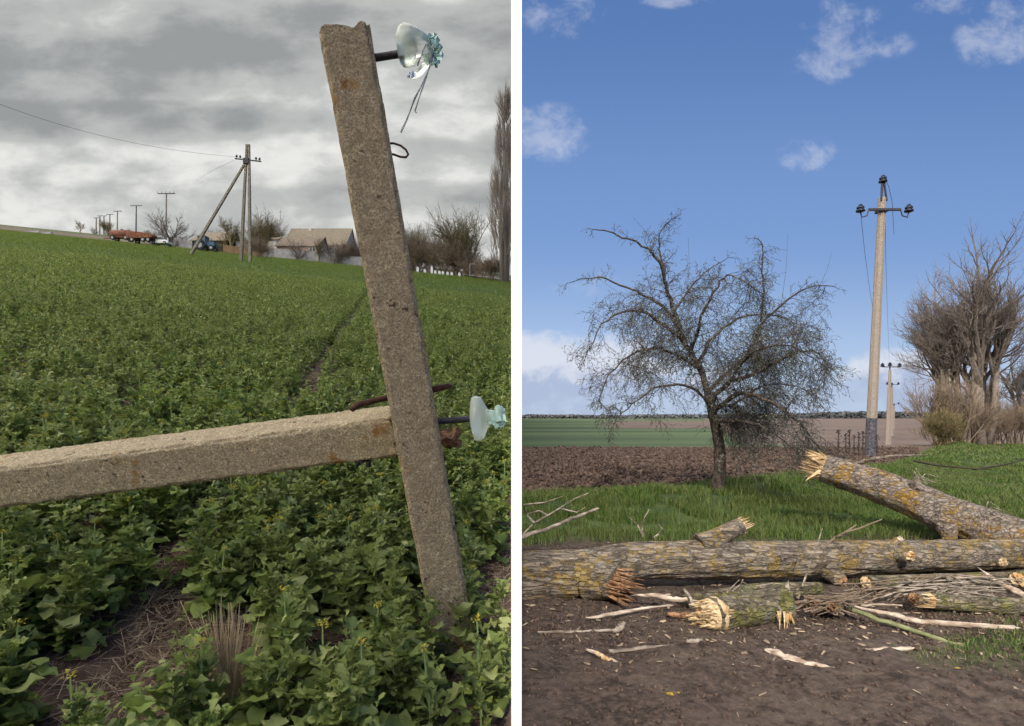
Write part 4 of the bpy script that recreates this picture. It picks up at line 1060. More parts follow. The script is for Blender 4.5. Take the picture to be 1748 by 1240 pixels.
# ------------------------------------------------------------------ poles on the low plot
def plot_pole(px, D, base_py, top_px, top_py, arm_py, arm_half, label, detail, wtop, wbase, group=None, dark=False):
    b = GR(px, D); root = empty('utility_pole', b); tag(root, label, 'utility pole', group)
    T = P(top_px, top_py, D)-b; H = T.z
    def at(z, dx=0): return Vector((T.x*z/H+dx, 0, z))
    zd = EYE+pyw(712)*D-b.z
    mb = MB(); mb.tube([at(-.3)] + [at(H*i/8) for i in range(9)], [wbase]*2+[wbase+(wtop-wbase)*i/8 for i in range(1,9)], 8 if detail else 5); mb.build('shaft', M['pole_concrete'], root)
    if dark:
        mb = MB(); rr = lambda z: wbase+(wtop-wbase)*z/H+.006; mb.tube([at(-.2), at(.7), at(1.45)], [wbase+.006, rr(.7), rr(1.45)], 8, rough=.03); mb.build('tarred_base', M['pole_dark'], root)
    za = EYE+pyw(arm_py)*D-b.z
    mb = MB(); mb.box(at(za)+Vector((0,-wtop-.04,0)), (arm_half*2, .08, .08)); ar = mb.build('crossarm', M['steel'], root)
    if detail:
        mb = MB(); mb.box(at(za)+Vector((0,0,0)), (wtop*2.4, wtop*2.5, .1)); mb.build('clamp', M['steel'], ar)
    def ins(c, up, s=1.0):
        q = MB(); lathe(q, c, up, [(0,.01),(0,.05*s),(.02*s,.13*s),(.07*s,.13*s),(.09*s,.07*s),(.12*s,.11*s),(.17*s,.11*s),(.20*s,.06*s),(.24*s,.06*s),(.27*s,.01)], 14); return q
    for s in (-1, 1):
        e = at(za)+Vector((s*arm_half, -wtop-.04, 0))
        if detail:
            k = MB(); k.tube([e, e+Vector((s*.06,0,-.22)), e+Vector((s*.25,0,-.28)), e+Vector((s*.30,0,-.08))], .025, 6); k.build('hook', M['steel'], ar)
            q = ins(e+Vector((s*.30,0,-.10)), (0,0,1), 1.15); q.build('insulator', M['ceramic'], ar, True)
        else: ins(e, (0,0,1), 1.6).build('insulator', M['ceramic'], ar)
    zt = H; 
    if detail:
        mb = MB()
        for s in (-1, 1): mb.tube([at(zt, s*.10)-Vector((0,.1,.15)), at(zt+.62, s*.035)], .035, 4)
        mb.tube([at(zt-.1), at(zt+.72)], .022, 6); mb.build('top_bracket', M['steel'], root)
        ins(at(zt+.55), (0,0,1), 1.1).build('insulator', M['ceramic'], root, True)
    else:
        mb = MB(); mb.tube([at(zt), at(zt+.5)], .06, 4); mb.build('top_bracket', M['steel'], root); ins(at(zt+.4), (0,0,1), 1.6).build('insulator', M['ceramic'], root)
    return root
lpg = 'concrete power poles along the farm track'
plot_pole(1485, 20.9, 782, 1506, 338, 361, .58, 'nearest tall concrete power pole with dark tarred base on the grass', True, .13, .185, lpg, True)
plot_pole(1515.5, 60, 763, 1519, 632, 627, .9, 'second power pole, pale and slender, right of the nearest one', False, .14, .30, lpg)
plot_pole(1521, 92, 740, 1522.5, 662, 657, .9, 'third power pole, half hidden behind the second pale one', False, .18, .34, lpg)
plot_pole(1524, 140, 735, 1526, 695, 690, .9, 'farthest and smallest power pole of the line', False, .22, .34, lpg)
for pts, lab in (([(1470,372,20.8),(1476,430,24),(1484,490,30),(1492,540,36)], 'slack wire hanging from the left insulator of the nearest power pole'),
                 ([(1511,368,20.8),(1512,440,26),(1515,540,40),(1518,615,59)], 'slack wire running down right of the nearest power pole shaft'),
                 ([(1508,303,20.8),(1517,318,21.5),(1523,345,23),(1526,400,26)], 'thin pale wire curling from the top insulator of the nearest power pole')):
    mb = MB(); mb.tube([P(*p) for p in pts], .009, 4); tag(mb.build('power_line', M['wire_dark']), lab, 'power line')

# ------------------------------------------------------------------ trees at the right of the plot
tg = 'tall bare trees at the right edge of the track'
prT = dict(kids=3, ang=R(30), ratio=.70, up=.10, wob=.10, tw=.0055, l0=.30, heads=4, open=.55, depth=4, twk=1, rr=.55)
A1 = bare_tree('bare_tree', GR(1673, 31), 13.6, 41, 'tallest bare tree with a thick single trunk beside the track', mt='twig_pale', mc='twig_grey', r=.021, trunk_h=.42, prm=dict(prT, l0=.36, tw=.0045, heads=8, open=1.0, kids=3, twk=2, up=.05, ang=R(36)), group=tg)
A2 = bare_tree('bare_tree', GR(1652, 32), 10.2, 44, 'bare tree leaning left of the tallest one', mt='twig_pale', mc='twig_grey', r=.015, trunk_h=.42, trunks=3, spread=.08, prm=dict(prT, heads=5, l0=.33, open=.45, up=.07, ang=R(32)), group=tg)
A3 = bare_tree('bare_shrub', GR(1622, 30), 5.4, 47, 'dense brown thicket with upright stems at the left end of the tree row', 'shrub', 'twig_brown', 'twig_brown', r=.010, trunk_h=.06, trunks=10, spread=.16, prm=dict(kids=4, up=.10, open=.45, l0=.32, heads=2, tw=.006, depth=3, ang=R(28)), group=None)
tg2 = 'brown thicket shrubs under the tall bare trees'
A3['group'] = tg2
for i, (px, D, s, src, lab, g) in enumerate([(1634,34,1.05,A2,'slim bare tree at the left end of the tall tree row',tg), (1662,33,1.15,A2,'bare tree directly behind the tallest trunk',tg), (1655,31.5,.62,A3,'brown thicket at the foot of the tallest tree',tg2),
      (1642,30.5,.68,A3,'brown thicket between the leftmost thicket and the tallest trunk',tg2), (1712,37,.80,A3,'low brown thicket right of the tallest trunk',tg2), (1742,36,.72,A3,'low brown thicket at the right edge of the photo',tg2),
      (1735,40,.62,A1,'smaller bare tree at the right edge behind the thicket',tg), (1705,44,.66,A2,'small bare tree seen right of the tallest trunk',tg), (1770,38,.75,A2,'bare tree cut off by the right edge of the photo',tg), (1690,33,.55,A3,'short brown scrub right beside the tallest trunk',tg2)]):
    place_copy(src, GR(px, D), s, 1.7*i+.4, lab, g)
GRN = bare_tree('green_shrub', GR(1612, 28.5), 2.5, 52, 'yellow green budding shrub left of the brown thicket', 'shrub', 'twig_olive', 'twig_olive', r=.011, trunk_h=.06, trunks=12, spread=.18, prm=dict(kids=4, up=.12, open=.8, l0=.36, heads=3, tw=.006, depth=3))
# far wooded horizon
def treeline():
    n = 26000; X = rs.uniform(-60, 1500, n); Y = rs.uniform(1080, 1180, n)
    hh = 3.5+9*fbm(X*.012, Y*.002, 61, 4)*sstep(200, 700, X)+3*vnoise(X*.06, 0*X, 5); X = np.where(X < KB*Y+12, X+80, X)
    z = rs.rand(n)*hh-1.6; c = np.stack([X, Y, z], -1); s = rs.uniform(1.5, 3.2, n)
    a = rs.randn(n, 3); a /= np.linalg.norm(a, axis=1, keepdims=True); b = np.cross(a, rs.randn(n, 3)); b /= np.linalg.norm(b, axis=1, keepdims=True)
    a *= s[:,None]; b *= s[:,None]; V = np.stack([c-a-b, c+a-b*.7, c+a*.8+b, c-a*.6+b], 1).reshape(-1, 3)
    m = islandmat('distant_wood', (.07,.08,.09), (.13,.135,.14), .95)
    o = np_obj('distant_woodland', V, np.arange(n*4).reshape(-1, 4), m); tag(o, 'dark strip of distant woodland along the flat horizon', 'woodland', kind='stuff')
treeline()
# dry weeds by the tarred pole foot
def weeds():
    proto = None
    for i, px in enumerate((1431,1444,1450,1458,1466,1473,1497)):
        D = 19.5+.3*(i % 3); loc = Vector((pxu(px)*D, D, float(hR(np.array(pxu(px)*D), np.array(D)))))
        lab = ['leftmost dry weed stalk left of the tarred pole foot','second dry weed stalk from the left before the ploughed soil','third dry weed stalk from the left before the ploughed soil','fourth dry weed stalk from the left before the ploughed soil','second nearest dry weed stalk left of the tarred pole foot','dry weed stalk touching the left side of the tarred pole foot','dry weed stalk right of the tarred pole foot'][i]
        if proto is None:
            proto = empty('dry_weed', loc); tag(proto, lab, 'weed', 'dry dark weed stalks round the pole foot')
            mb = MB(); mb.tube([(0,0,-.1),(.01,0,.5),(.0,.02,.95)], [.014,.011,.006], 5); mb.build('stem', M['twig'], proto)
            mb = MB()
            for k in range(26):
                z = rnd.uniform(.3, .98); c = Vector((rnd.gauss(0,.03), rnd.gauss(0,.03), z)); mb.box(c, (.035,.035,.03), rq())
            mb.tube([(0,0,.25),(0,0,1.0)], .02, 5); mb.build('seed_heads', M['twig'], proto)
        else: place_copy(proto, loc, rnd.uniform(.75, 1.0), i*1.1, lab, 'dry dark weed stalks round the pole foot')
weeds()

# ------------------------------------------------------------------ fallen trunks and splinters
def log_mesh(pts, rad, name, m, parent, n=36, step=.03, amp=.05, ridge=.03, seed=1, ends=True, loc=None):
    """bark covered trunk swept along points, with knobbly surface"""
    pts = [Vector(p) for p in pts]; out, ro = [], []
    for i in range(len(pts)-1):
        p0 = pts[max(0,i-1)]; p1 = pts[i]; p2 = pts[i+1]; p3 = pts[min(len(pts)-1,i+2)]; k = max(2, int((p2-p1).length/step))
        for j in range(k):
            t = j/k; out.append(.5*((2*p1)+(p2-p0)*t+(2*p0-5*p1+4*p2-p3)*t*t+(3*p1-p0-3*p2+p3)*t**3)); ro.append(rad[i]+(rad[i+1]-rad[i])*t)
    out.append(pts[-1]); ro.append(rad[-1]); L = len(out)
    th = np.arange(n)/n*2*np.pi; V = np.zeros((L, n, 3)); d = (out[1]-out[0]).normalized(); a = (Vector((0,0,1))-d*d.z).normalized(); s = 0
    for i, p in enumerate(out):
        d = (out[min(L-1,i+1)]-out[max(0,i-1)]).normalized(); a = (a-d*a.dot(d)).normalized(); b = d.cross(a)
        if i: s += (out[i]-out[i-1]).length
        cx, sy = np.cos(th), np.sin(th)
        f = 1+amp*(fbm(cx*1.5+s*2.2+seed*7, sy*1.5+20, seed, 3)-.5)*2+ridge*(vnoise(th/6.283*n*.5, s*7+0*th, seed+4)-.5)*2+ridge*.9*(vnoise(th/6.283*n*.8+3, s*20+0*th, seed+5)-.5)
        r = ro[i]*f
        V[i] = np.array(p)[None]+np.array(a)[None]*(cx*r)[:,None]+np.array(b)[None]*(sy*r)[:,None]
    I = np.arange(L*n).reshape(L, n); Q = np.stack([I[:-1], np.roll(I,-1,1)[:-1], np.roll(I,-1,1)[1:], I[1:]], -1).reshape(-1, 4)
    V = V.reshape(-1, 3); ex = []; n0 = len(V); cp = []
    for ri, sg in ((0,1),(L-1,-1)):
        cen = V[I[ri]].mean(0); prev = I[ri]
        for f in (.75,.4,.08):
            ids = np.arange(n)+n0+len(ex); ex += list(cen+(V[I[ri]]-cen)*f); q = np.stack([prev, ids, np.roll(ids,-1), np.roll(prev,-1)], -1); cp.append(q if sg > 0 else q[:, ::-1]); prev = ids
    V = np.concatenate([V, np.array(ex)]); Q = np.concatenate([Q]+cp)
    return np_obj(name, V-np.array(parent.location), Q, M[m], parent, smooth=True)
def splinter(mb, p, d, L, w, rg, flat=.45):
    """one long torn shard of wood: irregular pointed prism"""
    d = Vector(d).normalized(); a = d.orthogonal(); a.rotate(Quaternion(d, rg.random()*6.28)); a.normalize(); b = d.cross(a); k = len(mb.v)
    secs = [(0,1.0),(.4,.85),(.75,.5),(1,.06)]
    for t, s in secs:
        c = Vector(p)+d*L*t+a*w*.25*(rg.random()-.5)
        for (x, y) in ((1,flat),(-1,flat*rg.uniform(.5,1.3)),(-1,-flat),(1,-flat*rg.uniform(.5,1.3))): mb.v.append(c+a*(x*w*s*.5)+b*(y*w*s))
    for i in range(len(secs)-1):
        for j in range(4):
            q = k+i*4; jj = (j+1) % 4; mb.face([q+j,q+jj,q+4+jj,q+4+j])
    mb.face([k+3,k+2,k+1,k]); mb.face([k+12,k+13,k+14,k+15])
def torn_end(c, d, r, L, n, seed, spread=.35, wmul=1.0):
    spread *= .8; n = int(n*1.5)
    """cluster of shards on a broken end"""
    rg = random.Random(seed); mb = MB(); d = Vector(d).normalized(); a = d.orthogonal().normalized(); b = d.cross(a)
    k = len(mb.v); m = 20; rings = [(-.06,.97),(-.01,.9),(.02,.6),(.01,.25),(.03,.02)]
    for (h, f) in rings:
        for j in range(m):
            t = 6.283*j/m; mb.v.append(Vector(c)+d*(h+rg.uniform(-.012,.03)*(f < .95))+(a*math.cos(t)+b*math.sin(t))*r*f)
    for i in range(len(rings)-1):
        for j in range(m):
            q = k+i*m; jj = (j+1) % m; mb.face([q+j,q+jj,q+m+jj,q+m+j])
    for i in range(int(n*2.6)):
        t = rg.random()*6.283; rr = r*math.sqrt(rg.random())*.95; o = (a*math.cos(t)+b*math.sin(t))
        splinter(mb, Vector(c)-d*.05+o*rr, d+o*rg.uniform(-.05, spread)*(rr/r), L*(.25+1.35*rg.random()**2.2), r*rg.uniform(.08,.19)*wmul, rg)
    return mb
def put(mb, name, m, root, sm=False):
    l = root.location; mb.v = [p-l for p in mb.v]; return mb.build(name, M[m], root, sm)
def stub(root, p, d, r, L, seed, mbk='bark', mw='wood', shards=9, Ls=.07):
    p = Vector(p); d = Vector(d).normalized()
    o = log_mesh([p-d*r*.4, p+d*L*.5, p+d*L], [r*1.5, r*1.05, r*.95], 'branch_stub', mbk, root, n=18, step=.02, seed=seed)
    t = torn_end(p+d*L*.98, d, r*.93, Ls, shards, seed, .3, 1.1); l = root.location; t.v = [v-l for v in t.v]; t.build('torn_wood', M[mw], o)
def fallen():
    # big trunk lying across the plot
    root = empty('fallen_log', (2.0, 5.1, 0)); tag(root, 'longest fallen poplar trunk, lying level across the whole plot', 'fallen trunk')
    ax = [P(800,995,4.78), P(900,987,4.84), P(1010,980,4.86), P(1090,957,4.95), P(1200,957,5.0), P(1300,956,5.1), P(1400,954,5.2), P(1500,951,5.32), P(1600,948,5.45), P(1700,946,5.58), P(1800,946,5.7)]
    rad = [.215,.215,.21,.165,.165,.165,.16,.152,.145,.14,.135]
    log_mesh(ax, rad, 'bark', 'bark', root, n=96, step=.016, amp=.09, ridge=.05, seed=2)
    stub(root, P(1020,988,4.74), (.80,-.58,-.05), .145, .17, 5, 'bark', 'wood_rot', 40, .16)
    stub(root, P(1200,930,5.0), (.86,.18,.36), .075, .40, 7, 'bark', 'wood', 12, .11)
    stub(root, P(1530,945,5.22), (.35,-.9,.0), .06, .12, 8, 'bark', 'wood', 9, .05)
    stub(root, P(1515,935,5.3), (.6,-.3,.6), .035, .12, 9, 'bark', 'wood_pale', 5, .03)
    stub(root, P(1692,955,5.50), (.2,-.95,.0), .05, .10, 10, 'bark', 'wood', 9, .05)
    stub(root, P(1415,975,5.1), (.5,-.6,-.5), .07, .12, 11, 'bark', 'wood_rot', 6, .05)
    # broken trunk leaning up to the left
    root = empty('leaning_log', (4.6, 6.6, 0)); tag(root, 'thick broken trunk covered in golden lichen, rising to a splintered end', 'broken trunk')
    ax = [P(1404,799,7.6), P(1470,820,7.4), P(1550,850,7.15), P(1640,889,6.8), P(1720,920,6.4), P(1800,952,6.1), P(1900,990,5.7)]
    rad = [.185,.20,.215,.235,.25,.26,.27]
    log_mesh(ax, rad, 'bark', 'bark_gold', root, n=80, step=.02, amp=.07, ridge=.055, seed=6)
    d = (ax[0]-ax[1]).normalized(); put(torn_end(ax[0]+d*.05, d+Vector((0,-.2,0)), .178, .19, 70, 3, .8, .6), 'torn_wood', 'wood', root)
    m2 = MB(); rg = random.Random(2); splinter(m2, P(1399,803,7.42), (-.8,-.2,-.5), .26, .035, rg); splinter(m2, P(1385,783,7.5), (.9,-.1,.05), .20, .035, rg); splinter(m2, P(1392,780,7.5), (-.95,-.1,.1), .12, .04, rg); put(m2, 'hanging_splinter', 'wood', root)
    stub(root, P(1618,905,6.6), (-.12,-.45,-.85), .075, .13, 15, 'bark_gold', 'wood', 8, .06)
    mb = MB(); mb.tube([P(1458,793,7.4), P(1490,783,7.3), P(1530,778,7.2), P(1583,777,7.1)], [.028,.02,.016,.006], 7); put(mb, 'branch', 'bark_gold', root, True)
    for cx, cy, D, nn, sp in ((1556,838,7.0,14,62), (1672,893,6.5,12,80)):
        mb = MB(); rg = random.Random(int(cx))
        for i in range(nn):
            ex, ey = cx+rg.uniform(8, sp), cy-rg.uniform(-6, 26); mx = (cx+ex)/2-rg.uniform(0,10); my = min(cy, ey)-rg.uniform(2,16)
            mb.tube([P(cx,cy,D), P(mx,my,D-.05), P(ex,ey,D-.15+rg.uniform(-.1,.1))], [.009,.006,.003], 4)
        put(mb, 'twigs', 'wood_grey', root)
    # second thin trunk under the long one
    root = empty('slim_log', P(1580, 1000, 4.95)); tag(root, 'slim fallen trunk tucked under the long trunk, broken end showing cream wood', 'fallen trunk')
    ax = [P(1478,997,4.88), P(1560,995,4.95), P(1680,990,5.1), P(1800,986,5.25)]; log_mesh(ax, [.072,.07,.066,.06], 'bark', 'bark_moss', root, n=30, seed=12)
    put(torn_end(ax[0], ax[0]-ax[1], .068, .04, 10, 13, .2), 'torn_wood', 'wood', root)
    # short broken log in front
    root = empty('short_log', P(1270, 1050, 4.1)); tag(root, 'short thick broken log lying in front of the long trunk, pale torn left end', 'log')
    ax = [P(1212,1051,4.02), P(1250,1045,4.1), P(1300,1036,4.18), P(1338,1030,4.22)]; log_mesh(ax, [.122,.118,.118,.14], 'bark', 'bark_moss', root, n=44, step=.02, amp=.08, seed=14)
    d = (ax[0]-ax[1]).normalized(); put(torn_end(ax[0]+d*.01, d, .115, .11, 36, 17, .16, 1.2), 'torn_wood', 'wood', root)
    e = (ax[1]-ax[0]).normalized(); log_mesh([ax[0]-e*.02, ax[0]+e*.05, ax[0]+e*.11], [.112,.126,.100], 'stripped_wood', 'wood', root, n=44, step=.012, amp=.12, ridge=.05, seed=44)
    m3 = MB(); rg = random.Random(12)
    for i in range(26):
        t = R(rg.uniform(95, 300)); splinter(m3, ax[0]+e*.08+Vector((0, math.sin(t)*.119, math.cos(t)*.119)), e+Vector((0,math.sin(t),math.cos(t)))*.02, rg.uniform(.06,.15), .026, rg, .15)
    put(m3, 'splinters', 'wood', root)
    d = (ax[-1]-ax[-2]).normalized(); put(torn_end(ax[-1], d+Vector((0,0,.1)), .132, .07, 26, 19, .4, .7), 'rotten_end', 'wood_rot', root)
    m2 = MB(); rg = random.Random(4)
    for i in range(14): splinter(m2, P(1338+rg.uniform(-12,12), 1046+rg.uniform(-4,4), 4.06), (rg.uniform(-.45,.3),-.45,-1), rg.uniform(.06,.12), .011, rg)
    put(m2, 'splinters', 'wood', root)
    mb = MB(); k = [P(1318,1022,4.15), P(1335,1008,4.2), P(1346,994,4.22), P(1350,1020,4.2), P(1345,1055,4.1), P(1330,1040,4.06)]
    mb.v = k+[p+Vector((.03,.06,0)) for p in k]; mb.face([0,1,2,3,4,5]); mb.face([11,10,9,8,7,6])
    for i in range(6): j = (i+1) % 6; mb.face([j,i,6+i,6+j])
    put(mb, 'bark_flap', 'wood_grey', root)
    # mossy log behind the short one
    root = empty('mossy_log', P(1230, 1018, 4.5)); tag(root, 'low mossy log half hidden behind the short broken log', 'log')
    ax = [P(1165,1030,4.5), P(1230,1022,4.5), P(1300,1010,4.6), P(1400,1005,4.7)]; log_mesh(ax, [.06,.075,.07,.05], 'bark', 'bark_moss', root, n=26, seed=24)
    # pale log at the right
    root = empty('pale_log', P(1660, 1030, 4.3)); tag(root, 'thin mossy log entering from the right with a bright broken left end', 'log')
    ax = [P(1590,1026,4.38), P(1660,1031,4.36), P(1748,1036,4.34), P(1840,1040,4.3)]; log_mesh(ax, [.062,.062,.063,.064], 'bark', 'bark_moss', root, n=28, seed=26)
    put(torn_end(ax[0], ax[0]-ax[1], .058, .13, 18, 27, .15, 1.2), 'torn_wood', 'wood', root)
    # round sawn-looking end at the far right
    root = empty('log_end', P(1738, 990, 4.9)); tag(root, 'stubby log showing its round cream end at the right edge', 'log')
    ax = [P(1738,990,4.75), P(1780,985,5.0), P(1840,980,5.4)]; log_mesh(ax, [.07,.075,.08], 'bark', 'bark_moss', root, n=24, seed=28)
    put(torn_end(ax[0], ax[0]-ax[1]+Vector((0,-.1,.02)), .066, .02, 6, 29, .1), 'torn_wood', 'wood', root)
    # broken chunks between the logs
    for i, (x, y, D, r, lab) in enumerate(((1385,1032,4.25,.065,'splintered chunk of orange wood right of the short log'), (1418,1036,4.22,.05,'splintered chunk beside the upper end of the green stick'), (1560,1022,4.35,.05,'dark broken chunk touching the bright end of the thin mossy log'))):
        root = empty('wood_chunk', P(x, y, D)); tag(root, lab, 'wood chunk')
        a = P(x+25,y-2,D+.15); b = P(x,y,D); log_mesh([b,a], [r,r*.9], 'bark', 'bark', root, n=20, seed=30+i); put(torn_end(b, b-a+Vector((0,-.1,0)), r*.95, .07, 16, 31+i, .5, .8), 'torn_wood', 'wood_rot', root)
fallen()

def stick(name, pts, rad, m, label, cat='stick', group=None, n=10, split=0, seed=1):
    root = empty(name, Vector((P(*pts[0])+P(*pts[-1]))*.5)); tag(root, label, cat, group); rg = random.Random(seed)
    P3 = [P(*p) for p in pts]; mb = MB(); fine = []; fr = []
    for i in range(len(P3)-1):
        for k in range(5): t = k/5; fine.append(P3[i].lerp(P3[i+1], t)+Vector((rg.gauss(0,.15),rg.gauss(0,.15),rg.gauss(0,.15)))*rad[i]); fr.append((rad[i]+(rad[i+1]-rad[i])*t)*rg.uniform(.74,.98))
    fine.append(P3[-1]); fr.append(rad[-1]); mb.tube(fine, fr, n, rough=.18); put(mb, 'shaft', m, root, True)
    if split:
        m2 = MB()
        for e, d in ((fine[0], fine[0]-fine[1]), (fine[-1], fine[-1]-fine[-2])):
            for i in range(split): splinter(m2, e-d.normalized()*.01, d.normalized()+Vector((rg.gauss(0,.12),rg.gauss(0,.12),rg.gauss(0,.12))), rg.uniform(.03,.08), rad[0]*1.1, rg)
        put(m2, 'splinters', 'wood_pale', root)
    return root
stick('pale_stick', [(1320,1113,3.60),(1345,1124,3.55),(1400,1139,3.46),(1440,1148,3.42),(1478,1153,3.40)], [.024,.026,.024,.022,.012], 'wood_pale', 'pale peeled stick lying alone on the bare dirt in front', split=3, seed=3)
stick('peeled_branch', [(1462,1037,4.35),(1510,1048,4.25),(1572,1062,4.12),(1650,1067,4.05),(1732,1072,4.0)], [.010,.020,.024,.021,.017], 'wood_pale', 'long white peeled branch below the thin mossy log', split=2, seed=5)
stick('green_stick', [(1436,1034,4.3),(1500,1058,4.1),(1580,1084,3.9),(1652,1108,3.72)], [.018,.020,.021,.017], 'green_bark', 'long greenish stick slanting below the white peeled branch', split=1, seed=6)
stick('stick', [(1468,1110,3.68),(1510,1109,3.68),(1555,1107,3.69)], [.008,.018,.013], 'wood_pale', 'short pointed pale stick by the small grass patch', split=2, seed=8)
stick('stick', [(1010,1055,4.12),(1060,1045,4.22),(1140,1034,4.35)], [.014,.016,.007], 'wood_pale', 'straight pale stick left of the short broken log', split=1, seed=9)
stick('stick', [(918,1079,3.93),(980,1079,3.93),(1052,1076,3.96)], [.008,.011,.010], 'wood_grey', 'thin grey stick on the dirt nearest the white divider strip', seed=10)
stick('stick', [(1040,1113,3.66),(1090,1107,3.70),(1150,1102,3.75)], [.014,.015,.006], 'wood_grey', 'grey tapering stick in front of the short log', seed=11)
stick('curved_stick', [(1086,1016,4.48),(1120,1017,4.42),(1150,1024,4.38),(1176,1024,4.38)], [.008,.024,.024,.020], 'wood_pale', 'curved pale stick lying in the dark gap under the long trunk', split=1, seed=12)
stick('stick', [(1168,1006,4.4),(1176,1018,4.36),(1184,1034,4.3)], [.013,.015,.013], 'wood_grey', 'short upright piece leaning at the end of the curved pale stick', seed=13)
stick('wood_chunk', [(1048,1080,3.95),(1058,1072,3.97),(1066,1064,4.0)], [.020,.030,.018], 'wood_grey', 'grey wood chunk at the right end of the thin grey stick', 'wood chunk', seed=14)
stick('wood_chunk', [(1016,1114,3.60),(1030,1122,3.56),(1044,1127,3.54)], [.014,.019,.010], 'wood', 'small yellow wood chunk left of the grey tapering stick', 'wood chunk', split=2, seed=15)
stick('wood_chunk', [(1140,1048,4.2),(1160,1052,4.18),(1178,1050,4.18)], [.014,.026,.02], 'wood_rot', 'orange bark chunk against the torn end of the short log', 'wood chunk', seed=16)
stick('wood_chunk', [(1172,1094,3.8),(1186,1096,3.79),(1198,1092,3.82)], [.013,.018,.010], 'wood_grey', 'brown crumb of wood below the torn end of the short log', 'wood chunk', seed=17)
stick('splinter', [(1676,974,4.75),(1700,992,4.6),(1730,1008,4.5),(1760,1020,4.45)], [.006,.026,.030,.030], 'wood_pale', 'big bright wedge shaped splinter pointing up left at the right edge', 'splinter', split=1, seed=18)
stick('splinter', [(1584,992,4.7),(1590,1004,4.6),(1595,1012,4.6)], [.010,.012,.008], 'wood', 'small bright splinter standing between the slim trunk and the thin mossy log', 'splinter', seed=19)
stick('stick', [(1470,1034,4.35),(1500,1032,4.37),(1540,1034,4.35)], [.008,.009,.006], 'wood_pale', 'thin pale stick above the white peeled branch', seed=20)
stick('grey_branch', [(885,918,5.2),(930,905,5.3),(975,886,5.4),(1014,871,5.5)], [.024,.020,.017,.014], 'wood_grey', 'straight grey branch resting over the grass behind the trunk at left', 'branch', split=1, seed=21)
stick('stick', [(1748,1182,3.1),(1735,1178,3.12),(1718,1166,3.2)], [.010,.011,.008], 'wood_grey', 'grey stick in the bottom right corner of the dirt', seed=22)
stick('leaf_litter', [(1137,1184,3.1),(1148,1186,3.08),(1160,1183,3.1)], [.006,.017,.006], 'dry_leaf', 'curled yellow leaf alone on the dirt at the bottom', 'leaf', seed=23)
stick('leaf_litter', [(1625,1142,3.4),(1633,1142,3.4),(1640,1141,3.4)], [.004,.011,.004], 'dry_leaf', 'small yellow leaf right of the grass patch', 'leaf', seed=24)
def twigset(name, lines, D, r, m, label, cat='twig'):
    root = empty(name, P(lines[0][0][0], lines[0][0][1], D)); tag(root, label, cat); mb = MB()
    for ln in lines:
        q = [P(x, y, D+.05*math.sin(i*1.9)) for i, (x, y) in enumerate(ln)]; mb.tube(q, [r*(1-.6*i/(len(q)-1)) for i in range(len(q))], 5)
    put(mb, 'twigs', m, root); return root
twigset('twig', [[(893,912),(912,893),(935,880),(955,868),(980,852),(1005,842)], [(935,880),(920,872),(900,878)], [(912,893),(900,880),(898,868)], [(955,868),(985,875),(1000,866)], [(893,862),(930,858),(960,848)]], 5.6, .011, 'wood_grey', 'forked pale twig over the grass behind the trunk at left')
twigset('twig', [[(1362,1022),(1375,985),(1390,945),(1404,902)], [(1362,1022),(1355,1010)]], 4.6, .009, 'wood_grey', 'single upright twig leaning on the middle of the long trunk')
twigset('twig', [[(1402,938),(1425,918),(1445,908),(1465,903),(1505,887)], [(1430,915),(1455,912)], [(1445,908),(1462,896)]], 5.1, .012, 'twig_brown', 'brown forked twig rising from the top of the long trunk')
twigset('twig', [[(1116,918),(1124,912),(1131,904),(1124,895)], [(1098,917),(1096,900),(1100,884),(1108,870)], [(1098,917),(1088,896),(1070,880)]], 5.0, .008, 'wood_grey', 'little curled twig sprouting on top of the long trunk at left')
twigset('fallen_branch', [[(1560,770+17),(1600,795),(1660,800),(1690,802)], [(1660,801),(1700,796),(1730,790),(1756,782)]], 14, .03, 'dark', 'dark thin branch lying on the grass track at right', 'branch')
twigset('twig', [[(1250,1010),(1268,994),(1290,1005)], [(1268,990),(1262,1006),(1268,1010)], [(1290,1001),(1320,996),(1345,998)], [(1240,1012),(1262,990)]], 4.45, .006, 'wood_grey', 'forked thin twig in the shade above the short log')
twigset('brush_pile', [[(1530+rnd.uniform(-60,60), 1012+rnd.uniform(-22,18)), (1590+rnd.uniform(-40,60), 1000+rnd.uniform(-18,10)), (1660+rnd.uniform(-60,70), 1002+rnd.uniform(-26,18))] for i in range(26)] +
        [[(1440+rnd.uniform(-30,50), 1010+rnd.uniform(-20,25)), (1470+rnd.uniform(-20,60), 1012+rnd.uniform(-25,20))] for i in range(22)], 4.62, .006, 'twig_brown', 'tangle of thin broken twigs between the slim trunk and the thin mossy log', 'brush')
twigset('brush_pile', [[(1590+rnd.uniform(-90,120), 1004+rnd.uniform(-14,22)), (1610+rnd.uniform(-60,110), 996+rnd.uniform(-16,14)), (1650+rnd.uniform(-70,100), 1004+rnd.uniform(-22,20))] for i in range(24)], 4.55, .008, 'wood_grey', 'loose pale twigs heaped over the slim trunk near the right edge', 'brush')
twigset('brush_pile', [[(1400+rnd.uniform(-55,60), 1030+rnd.uniform(-14,22)), (1410+rnd.uniform(-40,60), 1024+rnd.uniform(-16,14)), (1420+rnd.uniform(-50,70), 1034+rnd.uniform(-16,18))] for i in range(26)], 4.2, .007, 'twig_brown', 'small heap of brown twigs over the splintered chunks beside the green stick', 'brush')
twigset('twig', [[(1706,1084),(1725,1105),(1746,1132)], [(1440,1175),(1448,1165),(1452,1155)]], 3.7, .005, 'twig_brown', 'thin dark twig on the dirt near the right edge')
